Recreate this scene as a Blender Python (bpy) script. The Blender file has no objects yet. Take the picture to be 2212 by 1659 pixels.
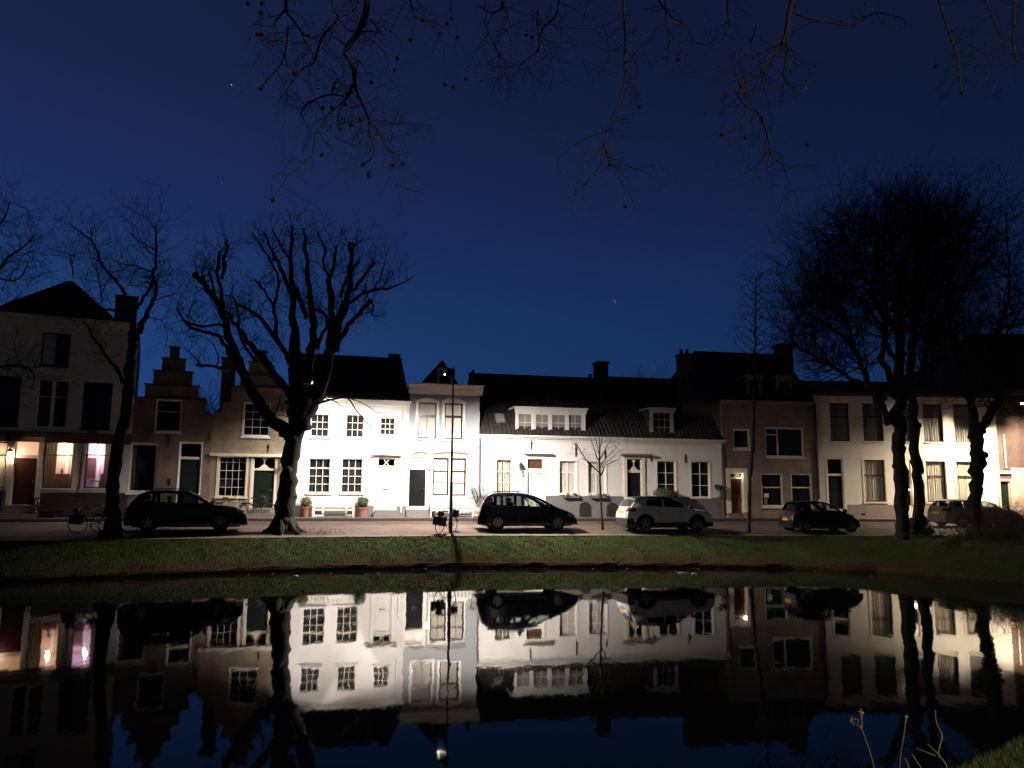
import bpy, math, random
from mathutils import Vector, Matrix
random.seed(7)
sc = bpy.context.scene
COL = sc.collection
R = math.radians
# ------------------------------------------------------------------ camera
FPX = 1722.0; CX = 1106.0; CY = 829.5; HC = 3.03
PITCH = math.atan(233.5/FPX); ROLL = 0.008
cam_d = bpy.data.cameras.new('camera'); cam = bpy.data.objects.new('camera', cam_d); COL.objects.link(cam)
MR = Matrix.Rotation(math.pi/2+PITCH, 3, 'X') @ Matrix.Rotation(ROLL, 3, 'Z')
cam.matrix_world = Matrix.Translation((0,0,HC)) @ MR.to_4x4()
cam_d.sensor_width = 36; cam_d.lens = 36*FPX/2212.0; cam_d.clip_end = 3000; cam_d.clip_start = 0.05
sc.camera = cam
def ray(p):
    return MR @ Vector(((p[0]-CX)/FPX, -(p[1]-CY)/FPX, -1.0))
def at(x, y, Y):
    d = ray((x, y)); return Vector((0,0,HC)) + d*(Y/d.y)
def ZT(ox, oy, sx):      # reading frame of an enlarged crop -> the 2212 px frame
    return lambda x, y: (ox+sx*x, oy+sx*y)
Z1=ZT(0,576,.3819); Z2=ZT(230.4,691.2,.3124); Z3=ZT(576,748.8,.2778); Z4=ZT(852.5,748.8,.2778)
Z5=ZT(1008,748.8,.2778); Z6=ZT(1267.3,748.8,.2778); Z7=ZT(1526.5,720,.2778); Z8=ZT(1751.2,720,.3124)
Z9=ZT(345.6,460.8,.2952); Z10=ZT(0,403.2,.2778); Z11=ZT(1555.3,345.6,.3473)
Z12=ZT(460.8,0,.3646); Z13=ZT(1209.7,0,.4531); Z14=ZT(1670.5,1123.3,.3229)
ID=ZT(0,0,1)
def interp(pts, x):
    if x <= pts[0][0]: return pts[0][1]
    for (a,b),(c,d) in zip(pts, pts[1:]):
        if x <= c: return b+(d-b)*(x-a)/(c-a)
    return pts[-1][1]
# ------------------------------------------------------------------ materials
MATS = {}
def mat(name, col=(.5,.5,.5), rough=.7, metal=0., var=0., scale=3., bump=0., bscale=30., col2=None, spec=.5, coat=0.):
    if name in MATS: return MATS[name]
    m = bpy.data.materials.new(name); m.use_nodes = True; nt = m.node_tree; N = nt.nodes; Lk = nt.links
    b = N['Principled BSDF']; b.inputs['Roughness'].default_value = rough; b.inputs['Metallic'].default_value = metal
    b.inputs['Specular IOR Level'].default_value = spec; b.inputs['Coat Weight'].default_value = coat
    tc = N.new('ShaderNodeTexCoord')
    if var > 0 or col2:
        n = N.new('ShaderNodeTexNoise'); n.inputs['Scale'].default_value = scale; n.inputs['Detail'].default_value = 8; n.inputs['Roughness'].default_value = .65
        Lk.new(tc.outputs['Object'], n.inputs['Vector'])
        cr = N.new('ShaderNodeValToRGB'); cr.color_ramp.elements[0].position = .3; cr.color_ramp.elements[1].position = .7
        c2 = col2 or tuple(c*(1-var) for c in col)
        cr.color_ramp.elements[0].color = (*c2, 1); cr.color_ramp.elements[1].color = (*col, 1)
        Lk.new(n.outputs['Fac'], cr.inputs['Fac']); Lk.new(cr.outputs['Color'], b.inputs['Base Color'])
    else:
        b.inputs['Base Color'].default_value = (*col, 1)
    if bump > 0:
        n2 = N.new('ShaderNodeTexNoise'); n2.inputs['Scale'].default_value = bscale; n2.inputs['Detail'].default_value = 6
        Lk.new(tc.outputs['Object'], n2.inputs['Vector'])
        bp = N.new('ShaderNodeBump'); bp.inputs['Strength'].default_value = bump; bp.inputs['Distance'].default_value = .05
        Lk.new(n2.outputs['Fac'], bp.inputs['Height']); Lk.new(bp.outputs['Normal'], b.inputs['Normal'])
    MATS[name] = m; return m
def brick_mat(name, c1, c2, mortar, horiz=False, bw=.22, bh=.065, big=.35):
    if name in MATS: return MATS[name]
    m = bpy.data.materials.new(name); m.use_nodes = True; nt = m.node_tree; N = nt.nodes; Lk = nt.links
    b = N['Principled BSDF']; b.inputs['Roughness'].default_value = .85
    tc = N.new('ShaderNodeTexCoord'); sp = N.new('ShaderNodeSeparateXYZ'); cb = N.new('ShaderNodeCombineXYZ')
    Lk.new(tc.outputs['Object'], sp.inputs[0]); Lk.new(sp.outputs['X'], cb.inputs['X'])
    Lk.new(sp.outputs['Y' if horiz else 'Z'], cb.inputs['Y'])
    br = N.new('ShaderNodeTexBrick'); br.inputs['Scale'].default_value = 1
    br.inputs['Brick Width'].default_value = bw; br.inputs['Row Height'].default_value = bh; br.inputs['Mortar Size'].default_value = .008
    br.inputs['Color1'].default_value = (*c1,1); br.inputs['Color2'].default_value = (*c2,1); br.inputs['Mortar'].default_value = (*mortar,1)
    Lk.new(cb.outputs[0], br.inputs['Vector'])
    n = N.new('ShaderNodeTexNoise'); n.inputs['Scale'].default_value = 1.1; n.inputs['Detail'].default_value = 7
    Lk.new(tc.outputs['Object'], n.inputs['Vector'])
    mr = N.new('ShaderNodeMapRange'); mr.inputs[1].default_value = .3; mr.inputs[2].default_value = .7; mr.inputs[3].default_value = 1-big; mr.inputs[4].default_value = 1.15
    Lk.new(n.outputs['Fac'], mr.inputs[0])
    mx = N.new('ShaderNodeMix'); mx.data_type = 'RGBA'; mx.blend_type = 'MULTIPLY'; mx.inputs[0].default_value = 1
    Lk.new(br.outputs['Color'], mx.inputs[6]); Lk.new(mr.outputs[0], mx.inputs[7]); Lk.new(mx.outputs[2], b.inputs['Base Color'])
    bp = N.new('ShaderNodeBump'); bp.inputs['Strength'].default_value = .5; bp.inputs['Distance'].default_value = .01
    Lk.new(br.outputs['Fac'], bp.inputs['Height']); bp.invert = True; Lk.new(bp.outputs['Normal'], b.inputs['Normal'])
    MATS[name] = m; return m
def glass_mat(name, tint=(.985,.99,.985), ior=1.5, boost=1.0):
    if name in MATS: return MATS[name]
    m = bpy.data.materials.new(name); m.use_nodes = True; nt = m.node_tree; N = nt.nodes; Lk = nt.links
    N.remove(N['Principled BSDF']); out = N['Material Output']
    t = N.new('ShaderNodeBsdfTransparent'); t.inputs[0].default_value = (*tint,1)
    g = N.new('ShaderNodeBsdfGlossy'); g.inputs['Roughness'].default_value = .02
    fr = N.new('ShaderNodeFresnel'); ge = N.new('ShaderNodeNewGeometry'); mi = N.new('ShaderNodeMapRange')
    mi.inputs[3].default_value = ior; mi.inputs[4].default_value = 1/ior; Lk.new(ge.outputs['Backfacing'], mi.inputs[0]); Lk.new(mi.outputs[0], fr.inputs[0])
    mx = N.new('ShaderNodeMixShader'); Lk.new(fr.outputs[0], mx.inputs[0]); Lk.new(t.outputs[0], mx.inputs[1]); Lk.new(g.outputs[0], mx.inputs[2])
    Lk.new(mx.outputs[0], out.inputs[0]); MATS[name] = m; return m
def emit_mat(name, col, s):
    if name in MATS: return MATS[name]
    m = bpy.data.materials.new(name); m.use_nodes = True; nt = m.node_tree; N = nt.nodes
    b = N['Principled BSDF']; b.inputs['Base Color'].default_value = (.8,.8,.8,1)
    b.inputs['Emission Color'].default_value = (*col,1); b.inputs['Emission Strength'].default_value = s
    MATS[name] = m; return m
def cloth_mat(name, col, trans=.5):
    if name in MATS: return MATS[name]
    m = bpy.data.materials.new(name); m.use_nodes = True; nt = m.node_tree; N = nt.nodes; Lk = nt.links
    N.remove(N['Principled BSDF']); out = N['Material Output']
    d = N.new('ShaderNodeBsdfDiffuse'); d.inputs[0].default_value = (*col,1)
    t = N.new('ShaderNodeBsdfTranslucent'); t.inputs[0].default_value = (*col,1)
    mx = N.new('ShaderNodeMixShader'); mx.inputs[0].default_value = trans; Lk.new(d.outputs[0], mx.inputs[1]); Lk.new(t.outputs[0], mx.inputs[2])
    Lk.new(mx.outputs[0], out.inputs[0]); MATS[name] = m; return m
M_white = mat('white_plaster', (.79,.765,.775), .8, var=.12, scale=.9, bump=.15, bscale=9)
M_whiteb = mat('white_limewash', (.80,.76,.73), .8, var=.1, scale=1.5, bump=.15, bscale=12)
M_grey = mat('grey_plaster', (.33,.35,.37), .8, var=.08, scale=1., bump=.1)
M_cream = mat('cream_plaster', (.72,.67,.60), .8, var=.10, scale=1.1, bump=.1)
M_old = mat('weathered_plaster', (.62,.60,.60), .85, var=.25, scale=.9, bump=.2)
M_pink = mat('pink_plaster', (.55,.40,.32), .85, var=.15, scale=.8)
M_brown = brick_mat('brown_brick', (.29,.195,.155), (.24,.16,.13), (.25,.20,.17))
M_tan = brick_mat('tan_brick', (.37,.285,.21), (.31,.235,.17), (.33,.27,.2), big=.45)
M_tan2 = brick_mat('old_red_brick', (.23,.165,.125), (.185,.13,.10), (.22,.18,.15), big=.45)
M_dbrick = brick_mat('dark_brick', (.13,.07,.05), (.10,.055,.04), (.12,.10,.09))
M_roof = mat('clay_roof_tiles', (.045,.034,.031), .75, var=.5, scale=2.5, bump=.2, bscale=12)
M_roofr = mat('red_roof_tiles', (.12,.045,.03), .8, var=.5, scale=2.5, bump=.2, bscale=12)
M_wpaint = mat('white_paint', (.82,.80,.77), .4, var=.05, scale=2)
M_cpaint = mat('cream_paint', (.74,.67,.56), .45, var=.08, scale=2)
M_dpaint = mat('dark_green_paint', (.012,.018,.014), .25)
M_bpaint = mat('black_gloss_paint', (.012,.012,.014), .12)
M_bwood = mat('brown_window_paint', (.010,.007,.006), .35)
M_rdoor = mat('russet_wood', (.20,.07,.035), .4, var=.35, scale=6)
M_plinth = mat('grey_plinth', (.17,.165,.165), .85, var=.2, scale=2)
M_plinthp = mat('pinkish_grey_plinth', (.27,.20,.19), .85, var=.2, scale=2)
M_stone = mat('bluestone', (.17,.15,.14), .8, var=.25, scale=4)
M_iron = mat('black_iron', (.015,.014,.014), .5, metal=.3)
M_zinc = mat('mauve_pipe', (.13,.075,.085), .5)
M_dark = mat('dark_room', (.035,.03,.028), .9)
M_glass = glass_mat('window_glass', ior=1.45)
M_sheer = cloth_mat('sheer_curtain', (.60,.54,.45), .12)
M_sheerg = cloth_mat('grey_sheer', (.30,.27,.24), .12)
M_blind = cloth_mat('roller_blind', (.76,.71,.66), .15)
M_net = cloth_mat('dark_net', (.045,.040,.038), .2)
M_drape = cloth_mat('olive_drape', (.13,.105,.065), .3)
M_bark = mat('bark', (.018,.0145,.0125), .95, var=.4, scale=7, bump=.6, bscale=14)
M_twig = mat('twig_bark', (.018,.014,.013), .95)
M_leaf = mat('leaves', (.045,.075,.03), .6, var=.5, scale=5)
M_terra = mat('terracotta', (.30,.14,.09), .8, var=.2)
M_tyre = mat('rubber', (.012,.012,.012), .8)
M_chrome = mat('polished_metal', (.75,.75,.75), .15, metal=1)
M_alloy = mat('alloy', (.35,.35,.36), .35, metal=.9)
M_trim = mat('black_plastic', (.016,.016,.017), .55)
M_seat = mat('seat_fabric', (.035,.035,.04), .9)
M_carglass = glass_mat('car_glass', (.62,.68,.64))
M_privacy = glass_mat('tinted_glass', (.06,.065,.07))
M_red = mat('red_lens', (.10,.006,.006), .12, coat=.5)
M_lens = mat('clear_lens', (.5,.5,.5), .08, metal=.5)
M_plate = mat('yellow_plate', (.65,.36,.03), .4)
# ------------------------------------------------------------------ mesh builder
class MB:
    def __init__(s): s.v=[]; s.f=[]
    def face(s, pts):
        n=len(s.v); s.v += [tuple(p) for p in pts]; s.f.append(tuple(range(n, n+len(pts))))
    def box(s, x0,y0,z0,x1,y1,z1):
        if x0>x1: x0,x1=x1,x0
        if y0>y1: y0,y1=y1,y0
        if z0>z1: z0,z1=z1,z0
        n=len(s.v)
        s.v += [(x0,y0,z0),(x1,y0,z0),(x1,y1,z0),(x0,y1,z0),(x0,y0,z1),(x1,y0,z1),(x1,y1,z1),(x0,y1,z1)]
        s.f += [tuple(n+i for i in q) for q in ((0,3,2,1),(4,5,6,7),(0,1,5,4),(1,2,6,5),(2,3,7,6),(3,0,4,7))]
    def obox(s, c, ax, ay, az):     # oriented box: centre and three half-axis vectors
        c=Vector(c); n=len(s.v)
        for sz in (-1,1):
            for sx,sy in ((-1,-1),(1,-1),(1,1),(-1,1)):
                s.v.append(tuple(c+Vector(ax)*sx+Vector(ay)*sy+Vector(az)*sz))
        s.f += [tuple(n+i for i in q) for q in ((0,3,2,1),(4,5,6,7),(0,1,5,4),(1,2,6,5),(2,3,7,6),(3,0,4,7))]
    def prism(s, poly, y0, y1):     # polygon in (x,z) extruded along y
        n=len(s.v); k=len(poly)
        s.v += [(x,y0,z) for x,z in poly]+[(x,y1,z) for x,z in poly]
        s.f.append(tuple(range(n,n+k))); s.f.append(tuple(range(n+2*k-1,n+k-1,-1)))
        for i in range(k):
            j=(i+1)%k; s.f.append((n+j,n+i,n+k+i,n+k+j))
    def tube(s, pts, rad, sides=6, cap=True):
        pts=[Vector(p) for p in pts]; k=len(pts)
        if not isinstance(rad,(list,tuple)): rad=[rad]*k
        base=len(s.v); t0=(pts[1]-pts[0]).normalized()
        up=Vector((0,0,1)) if abs(t0.z)<.9 else Vector((1,0,0))
        a=t0.cross(up).normalized()
        for i in range(k):
            t=(pts[min(i+1,k-1)]-pts[max(i-1,0)])
            if t.length<1e-9: t=t0
            t.normalize(); a=(a-t*a.dot(t))
            if a.length<1e-6: a=t.orthogonal()
            a.normalize(); b=t.cross(a)
            for j in range(sides):
                an=2*math.pi*j/sides; s.v.append(tuple(pts[i]+(a*math.cos(an)+b*math.sin(an))*rad[i]))
        for i in range(k-1):
            for j in range(sides):
                q=(j+1)%sides; s.f.append((base+i*sides+j, base+i*sides+q, base+(i+1)*sides+q, base+(i+1)*sides+j))
        if cap:
            s.f.append(tuple(base+j for j in range(sides-1,-1,-1))); s.f.append(tuple(base+(k-1)*sides+j for j in range(sides)))
    def lathe(s, prof, c=(0,0,0), seg=20, axis='z'):
        base=len(s.v); k=len(prof)
        for j in range(seg):
            an=2*math.pi*j/seg
            for r,h in prof:
                if axis=='z': p=(c[0]+r*math.cos(an), c[1]+r*math.sin(an), c[2]+h)
                else: p=(c[0]+r*math.cos(an), c[1]+h, c[2]+r*math.sin(an))
                s.v.append(p)
        for j in range(seg):
            q=(j+1)%seg
            for i in range(k-1):
                s.f.append((base+j*k+i, base+q*k+i, base+q*k+i+1, base+j*k+i+1))
    def sphere(s, c, r, seg=10, rings=6, sz=1.):
        prof=[(max(1e-4,r*math.sin(math.pi*i/rings)), -r*sz*math.cos(math.pi*i/rings)) for i in range(rings+1)]
        s.lathe(prof, c, seg)
    def build(s, name, m, parent=None, smooth=False, **props):
        me=bpy.data.meshes.new(name); me.from_pydata(s.v, [], s.f); me.update()
        if m: me.materials.append(m)
        if smooth:
            for p in me.polygons: p.use_smooth=True
        o=bpy.data.objects.new(name, me); COL.objects.link(o)
        if parent is not None: o.parent=parent
        for k,v in props.items(): o[k]=v
        return o
def empty(name, loc, rz, label, cat, group=None):
    o=bpy.data.objects.new(name,None); COL.objects.link(o); o.location=loc; o.rotation_euler=(0,0,rz)
    o['label']=label; o['category']=cat
    if group: o['group']=group
    return o
def tag(o, label, cat, group=None, kind=None):
    o['label']=label; o['category']=cat
    if group: o['group']=group
    if kind: o['kind']=kind
    return o
def dup(root, loc, rz, label=None):
    def cp(o,par):
        c=o.copy(); COL.objects.link(c); c.parent=par
        for ch in list(o.children): cp(ch,c)
        return c
    r=cp(root,None); r.location=loc; r.rotation_euler=(0,0,rz)
    if label: r['label']=label
    return r
# ------------------------------------------------------------------ street plan
FAC=[(-135,36.4),(276,39.6),(452,40.8),(636,41.7),(880,43.2),(1034,44.1),(1344,45.8),(1564,47.0),(1764,48.0),(2162,48.5),(2430,49.2)]
FP=[at(x,1060,Y) for x,Y in FAC]
FACXY=[(-75,FP[0].y-9)]+[(p.x,p.y) for p in FP]+[(90,52)]
ZS=1.68                     # pavement level at the houses
GE=[(-75,12),(-25,26.6),(-20,28.5),(-15,30.2),(-9,32.6),(-2,34.8),(5,36.1),(12,37.1),(20,37.7),(90,41)]   # street edge of the grass
WE=[(-75,8),(-25,23.2),(-16.5,26.4),(-13.2,28.2),(-8,30.8),(-1.9,32.7),(7.3,33.5),(11.5,33.3),(14.5,32.2),(16.5,30.4),(18.3,28.5),(21,25),(26,20),(90,14)]
NE=[(-75,1),(-1,2.6),(1.4,3.7),(2.0,4.35),(2.45,4.83),(2.95,5.2),(3.5,5.6),(5,6.6),(10,8.6),(30,11.5),(90,13)]
def kerbY(x): return interp(FACXY,x)-1.9
def roadz(x,y):
    a=interp(GE,x); b=kerbY(x); t=max(0,min(1,(y-a)/(b-a)))
    return 1.14+.17*min(1,t*4)+.20*t
# ------------------------------------------------------------------ ground, water, road, pavement
def strip(name, m, xs, rows, **kw):
    """rows(x) -> list of (y,z)"""
    mb=MB(); k=None
    for x in xs:
        r=rows(x); k=len(r); mb.v += [(x,y,z) for y,z in r]
    for i in range(len(xs)-1):
        for j in range(k-1):
            a=i*k+j; mb.f.append((a,a+k,a+k+1,a+1))
    return mb.build(name,m,smooth=kw.pop('smooth',False),**kw)
def xr(a,b,st):
    n=int(round((b-a)/st)); return [a+(b-a)*i/n for i in range(n+1)]
XS=xr(-74,88,.5)
def nz(x,y,s=1.): return math.sin(x*1.7*s+y*.9)*.5+math.sin(x*.63*s-y*2.1+1.3)*.3+math.sin(x*4.1*s+y*3.3)*.2
def grows(x):
    we=interp(WE,x)+.10*nz(x,0); ge=interp(GE,x); ne=interp(NE,x)+.05*nz(x,3,3)
    r=[(-250,1.45),(-40,1.45),(-8,1.45)]
    for t in (0,.35,.6,.8,.92,1): r.append((-3+(ne+3)*t, 1.45-.06*t**6+.02*nz(x*3,t*9)))
    for t in (.3,.6,1): r.append((ne+1.55*t, 1.39-1.75*t))
    r += [(ne+3,-1.3),(we-1,-1.3),(we,-.3)]
    r.append((we+.02,.10+.04*nz(x,5,3)))
    r.append((we+.08,.19+.03*nz(x,7,4)))
    for t in (.12,.25,.4,.55,.7,.85,1.):
        hump = 0
        if x>13.5: hump=.42*min(1,(x-13.5)/4)*math.sin(math.pi*min(1,t))   # rougher, higher verge at the right
        r.append((we+.1+(ge-we-.1)*t, .2+.93*(t**.8)+.03*nz(x,t*6,2)+hump))
    kb=kerbY(x)
    for t in (.02,.25,1.): r.append((ge+(kb-ge)*t, roadz(x,ge+(kb-ge)*t)-.03))
    r += [(kb+6,1.45),(75,1.45),(700,1.45)]
    return r
def ground_material():
    m=bpy.data.materials.new('grass_and_soil'); m.use_nodes=True; nt=m.node_tree; N=nt.nodes; Lk=nt.links
    b=N['Principled BSDF']; b.inputs['Roughness'].default_value=.95; b.inputs['Specular IOR Level'].default_value=.1
    tc=N.new('ShaderNodeTexCoord')
    n1=N.new('ShaderNodeTexNoise'); n1.inputs['Scale'].default_value=.9; n1.inputs['Detail'].default_value=9; n1.inputs['Roughness'].default_value=.7
    n2=N.new('ShaderNodeTexNoise'); n2.inputs['Scale'].default_value=14; n2.inputs['Detail'].default_value=5
    for n in (n1,n2): Lk.new(tc.outputs['Object'],n.inputs['Vector'])
    cr=N.new('ShaderNodeValToRGB'); e=cr.color_ramp.elements; e[0].position=.36; e[0].color=(.060,.040,.022,1); e[1].position=.56; e[1].color=(.040,.068,.018,1)
    Lk.new(n1.outputs['Fac'],cr.inputs['Fac'])
    cr2=N.new('ShaderNodeValToRGB'); e=cr2.color_ramp.elements; e[0].position=.3; e[0].color=(.45,.45,.4,1); e[1].position=.7; e[1].color=(1.35,1.35,1.1,1)
    Lk.new(n2.outputs['Fac'],cr2.inputs['Fac'])
    mx=N.new('ShaderNodeMix'); mx.data_type='RGBA'; mx.blend_type='MULTIPLY'; mx.inputs[0].default_value=1
    sz=N.new('ShaderNodeSeparateXYZ'); Lk.new(tc.outputs['Object'],sz.inputs[0])
    ad=N.new('ShaderNodeMath'); ad.operation='MULTIPLY_ADD'; ad.inputs[1].default_value=.9; Lk.new(n1.outputs['Fac'],ad.inputs[0]); Lk.new(sz.outputs['Z'],ad.inputs[2])
    mz=N.new('ShaderNodeMapRange'); mz.inputs[1].default_value=.72; mz.inputs[2].default_value=.98; Lk.new(ad.outputs[0],mz.inputs[0])
    so=N.new('ShaderNodeMix'); so.data_type='RGBA'; Lk.new(mz.outputs[0],so.inputs[0]); so.inputs[6].default_value=(.060,.040,.024,1); Lk.new(cr.outputs[0],so.inputs[7])
    Lk.new(so.outputs[2],mx.inputs[6]); Lk.new(cr2.outputs[0],mx.inputs[7]); Lk.new(mx.outputs[2],b.inputs['Base Color'])
    bp=N.new('ShaderNodeBump'); bp.inputs['Strength'].default_value=.8; bp.inputs['Distance'].default_value=.08
    Lk.new(n2.outputs['Fac'],bp.inputs['Height']); Lk.new(bp.outputs[0],b.inputs['Normal'])
    return m
M_ground=ground_material()
XG=[-600,-300,-150]+XS+[150,300,600]
strip('ground', M_ground, XG, grows, kind='structure', smooth=False)
# road of brick pavers, with a paler parking strip along the grass
M_road=brick_mat('red_brick_pavers',(.108,.064,.049),(.080,.050,.038),(.055,.044,.038),horiz=True,bw=.21,bh=.07,big=.5)
M_strip=mat('pale_concrete_edging',(.14,.115,.085),.9,var=.35,scale=5,bump=.2)
def road_rows(x):
    a=interp(GE,x)+.42; b=kerbY(x); return [(a+(b-a)*t, roadz(x,a+(b-a)*t)+.004) for t in (0,.12,.3,.6,.8,1)]
strip('road', M_road, XS, road_rows, kind='structure')
def edge_rows(x):
    a=interp(GE,x)-.03+.03*nz(x,2,3); return [(a,roadz(x,a)-.06),(a+.01,roadz(x,a)+.012),(interp(GE,x)+.44,roadz(x,interp(GE,x)+.4)+.014)]
strip('road_edging', M_strip, XS, edge_rows, kind='structure')
M_gut=mat('gutter_stone',(.045,.028,.025),.9,var=.3,scale=5)
def gut_rows(x):
    b=kerbY(x); return [(b-1.9,roadz(x,b-1.9)+.012),(b-1.55,roadz(x,b-1.55)+.012)]
strip('gutter', M_gut, XS, gut_rows, kind='structure')
M_pave=brick_mat('pavement_slabs',(.16,.11,.09),(.13,.09,.075),(.09,.07,.06),horiz=True,bw=.3,bh=.3,big=.4)
def kerb_rows(x):
    b=kerbY(x); return [(b-.02,roadz(x,b)-.03),(b-.015,ZS-.05),(b,ZS-.016),(b+.16,ZS-.014)]
strip('kerb', mat('kerb_stone',(.040,.027,.026),.9,var=.3,scale=4), XS, kerb_rows, kind='structure')
def pave_rows(x):
    b=kerbY(x); return [(b+.17,ZS-.2),(b+.17,ZS-.02),(b+4,ZS)]
strip('pavement', M_pave, XS, pave_rows, kind='structure')
# canal water
def water_material():
    m=bpy.data.materials.new('canal_water'); m.use_nodes=True; nt=m.node_tree; N=nt.nodes; Lk=nt.links
    b=N['Principled BSDF']; b.inputs['Base Color'].default_value=(.004,.006,.004,1); b.inputs['Roughness'].default_value=.028
    b.inputs['IOR'].default_value=1.333; b.inputs['Specular IOR Level'].default_value=.40; b.inputs['Specular Tint'].default_value=(1,.89,.66,1)
    tc=N.new('ShaderNodeTexCoord'); mp=N.new('ShaderNodeMapping'); mp.inputs['Scale'].default_value=(1.,.35,1.)
    Lk.new(tc.outputs['Object'],mp.inputs['Vector'])
    n=N.new('ShaderNodeTexNoise'); n.inputs['Scale'].default_value=1.6; n.inputs['Detail'].default_value=3
    Lk.new(mp.outputs[0],n.inputs['Vector'])
    bp=N.new('ShaderNodeBump'); bp.inputs['Strength'].default_value=.11; bp.inputs['Distance'].default_value=.028
    Lk.new(n.outputs['Fac'],bp.inputs['Height']); Lk.new(bp.outputs[0],b.inputs['Normal'])
    return m
w=MB(); w.face([(-600,-2,0),(600,-2,0),(600,40,0),(-600,40,0)])
w.build('canal_water', water_material(), kind='structure')
# grass blades on the far bank and the near bank
def tufts(name, n, region, hmin, hmax, w_, m, label):
    mb=MB(); rnd=random.Random(5)
    for _ in range(n):
        p=region(rnd)
        if p is None: continue
        x,y,z=p; h=rnd.uniform(hmin,hmax); a=rnd.uniform(0,math.pi); dx=math.cos(a)*w_; dy=math.sin(a)*w_
        lx=rnd.uniform(-.5,.5)*h; ly=rnd.uniform(-.5,.5)*h
        mb.face([(x-dx,y-dy,z-.01),(x+dx,y+dy,z-.01),(x+lx,y+ly,z+h)])
    o=mb.build(name,m); tag(o,label,'grass',kind='stuff'); return o
def bank_z(x,t):
    hump=.42*min(1,(x-13.5)/4)*math.sin(math.pi*min(1,t)) if x>13.5 else 0
    return .2+.93*(t**.8)+hump
def reg_far(r):
    x=r.uniform(-23,24); t=r.random()**.75; we=interp(WE,x)+.10*nz(x,0); ge=interp(GE,x)
    return x, we+.1+(ge-we-.1)*t, bank_z(x,t)+.03*nz(x,t*6,2)-.01
M_blade=mat('grass_blades',(.044,.076,.018),.8,scale=.8,col2=(.066,.050,.026),spec=.2)
tufts('bank_grass',110000,reg_far,.03,.10,.008,M_blade,'short winter grass covering the far canal bank')
def reg_near(r):
    x=r.uniform(1.2,7); ne=interp(NE,x)+.05*nz(x,3,3); t=r.random()**.5; return x, 2.2+(ne+.06-2.2)*t, 1.40
M_blade2=mat('near_blades',(.085,.13,.03),.7,scale=2.,col2=(.11,.10,.03),spec=.2)
tufts('near_grass',60000,reg_near,.02,.05,.003,M_blade2,'short grass on the near bank at the bottom right corner')
# ------------------------------------------------------------------ sky
wd=bpy.data.worlds.new('World'); sc.world=wd; wd.use_nodes=True
nt=wd.node_tree; N=nt.nodes; Lk=nt.links; bg=N['Background']
tc=N.new('ShaderNodeTexCoord'); sp=N.new('ShaderNodeSeparateXYZ'); Lk.new(tc.outputs['Generated'],sp.inputs[0])
cr=N.new('ShaderNodeValToRGB'); e=cr.color_ramp.elements
e[0].position=0.; e[0].color=(.0125,.047,.165,1)
e[1].position=.62; e[1].color=(.0082,.0115,.042,1)
for p,c in ((.10,(.0128,.049,.172)),(.2,(.0115,.040,.142)),(.32,(.0098,.024,.095)),(.45,(.0088,.0155,.059))):
    q=e.new(p); q.color=(*c,1)
Lk.new(sp.outputs['Z'],cr.inputs['Fac'])
# darker toward the east (right), brighter afterglow toward the left
mr=N.new('ShaderNodeMapRange'); mr.inputs[1].default_value=-.55; mr.inputs[2].default_value=.6; mr.inputs[3].default_value=1.15; mr.inputs[4].default_value=.50
Lk.new(sp.outputs['X'],mr.inputs[0])
mx=N.new('ShaderNodeMix'); mx.data_type='RGBA'; mx.blend_type='MULTIPLY'; mx.inputs[0].default_value=1
my=N.new('ShaderNodeMapRange'); my.inputs[1].default_value=-.25; my.inputs[2].default_value=.55; my.inputs[3].default_value=.16; my.inputs[4].default_value=1.
Lk.new(sp.outputs['Y'],my.inputs[0]); mm_=N.new('ShaderNodeMath'); mm_.operation='MULTIPLY'; Lk.new(mr.outputs[0],mm_.inputs[0]); Lk.new(my.outputs[0],mm_.inputs[1])
Lk.new(cr.outputs[0],mx.inputs[6]); Lk.new(mm_.outputs[0],mx.inputs[7]); Lk.new(mx.outputs[2],bg.inputs['Color'])
bg.inputs['Strength'].default_value=1.0
M_star=emit_mat('starlight',(.8,.9,1),.8)
for (x,y,r,lab) in ((500,183,1.01,'bright star high over the left half of the street'),(1741,0+190,.5,'faint star above the right hand trees'),(478,396,.5,'faint star left of the hanging branches')):
    s=MB(); p=at(x,y,1400); s.sphere((0,0,0),r*.9,8,5); o=s.build('star',M_star if r>1 else emit_mat('faint_starlight',(.7,.85,1),.5)); o.location=p; tag(o,lab,'star')
c=MB(); a=at(1330,654,1400); b_=at(1323,646,1400); c.tube([a,(a+b_)/2,b_],[.9,.7,.15],6)
tag(c.build('comet',emit_mat('comet_glow',(.6,.8,1),.12)),'small faint comet with a short tail above the roofs','comet')
sc.view_settings.view_transform='Standard'; sc.view_settings.look='None'; sc.view_settings.exposure=0; sc.view_settings.gamma=1

sc.cycles.diffuse_bounces=2
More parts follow.
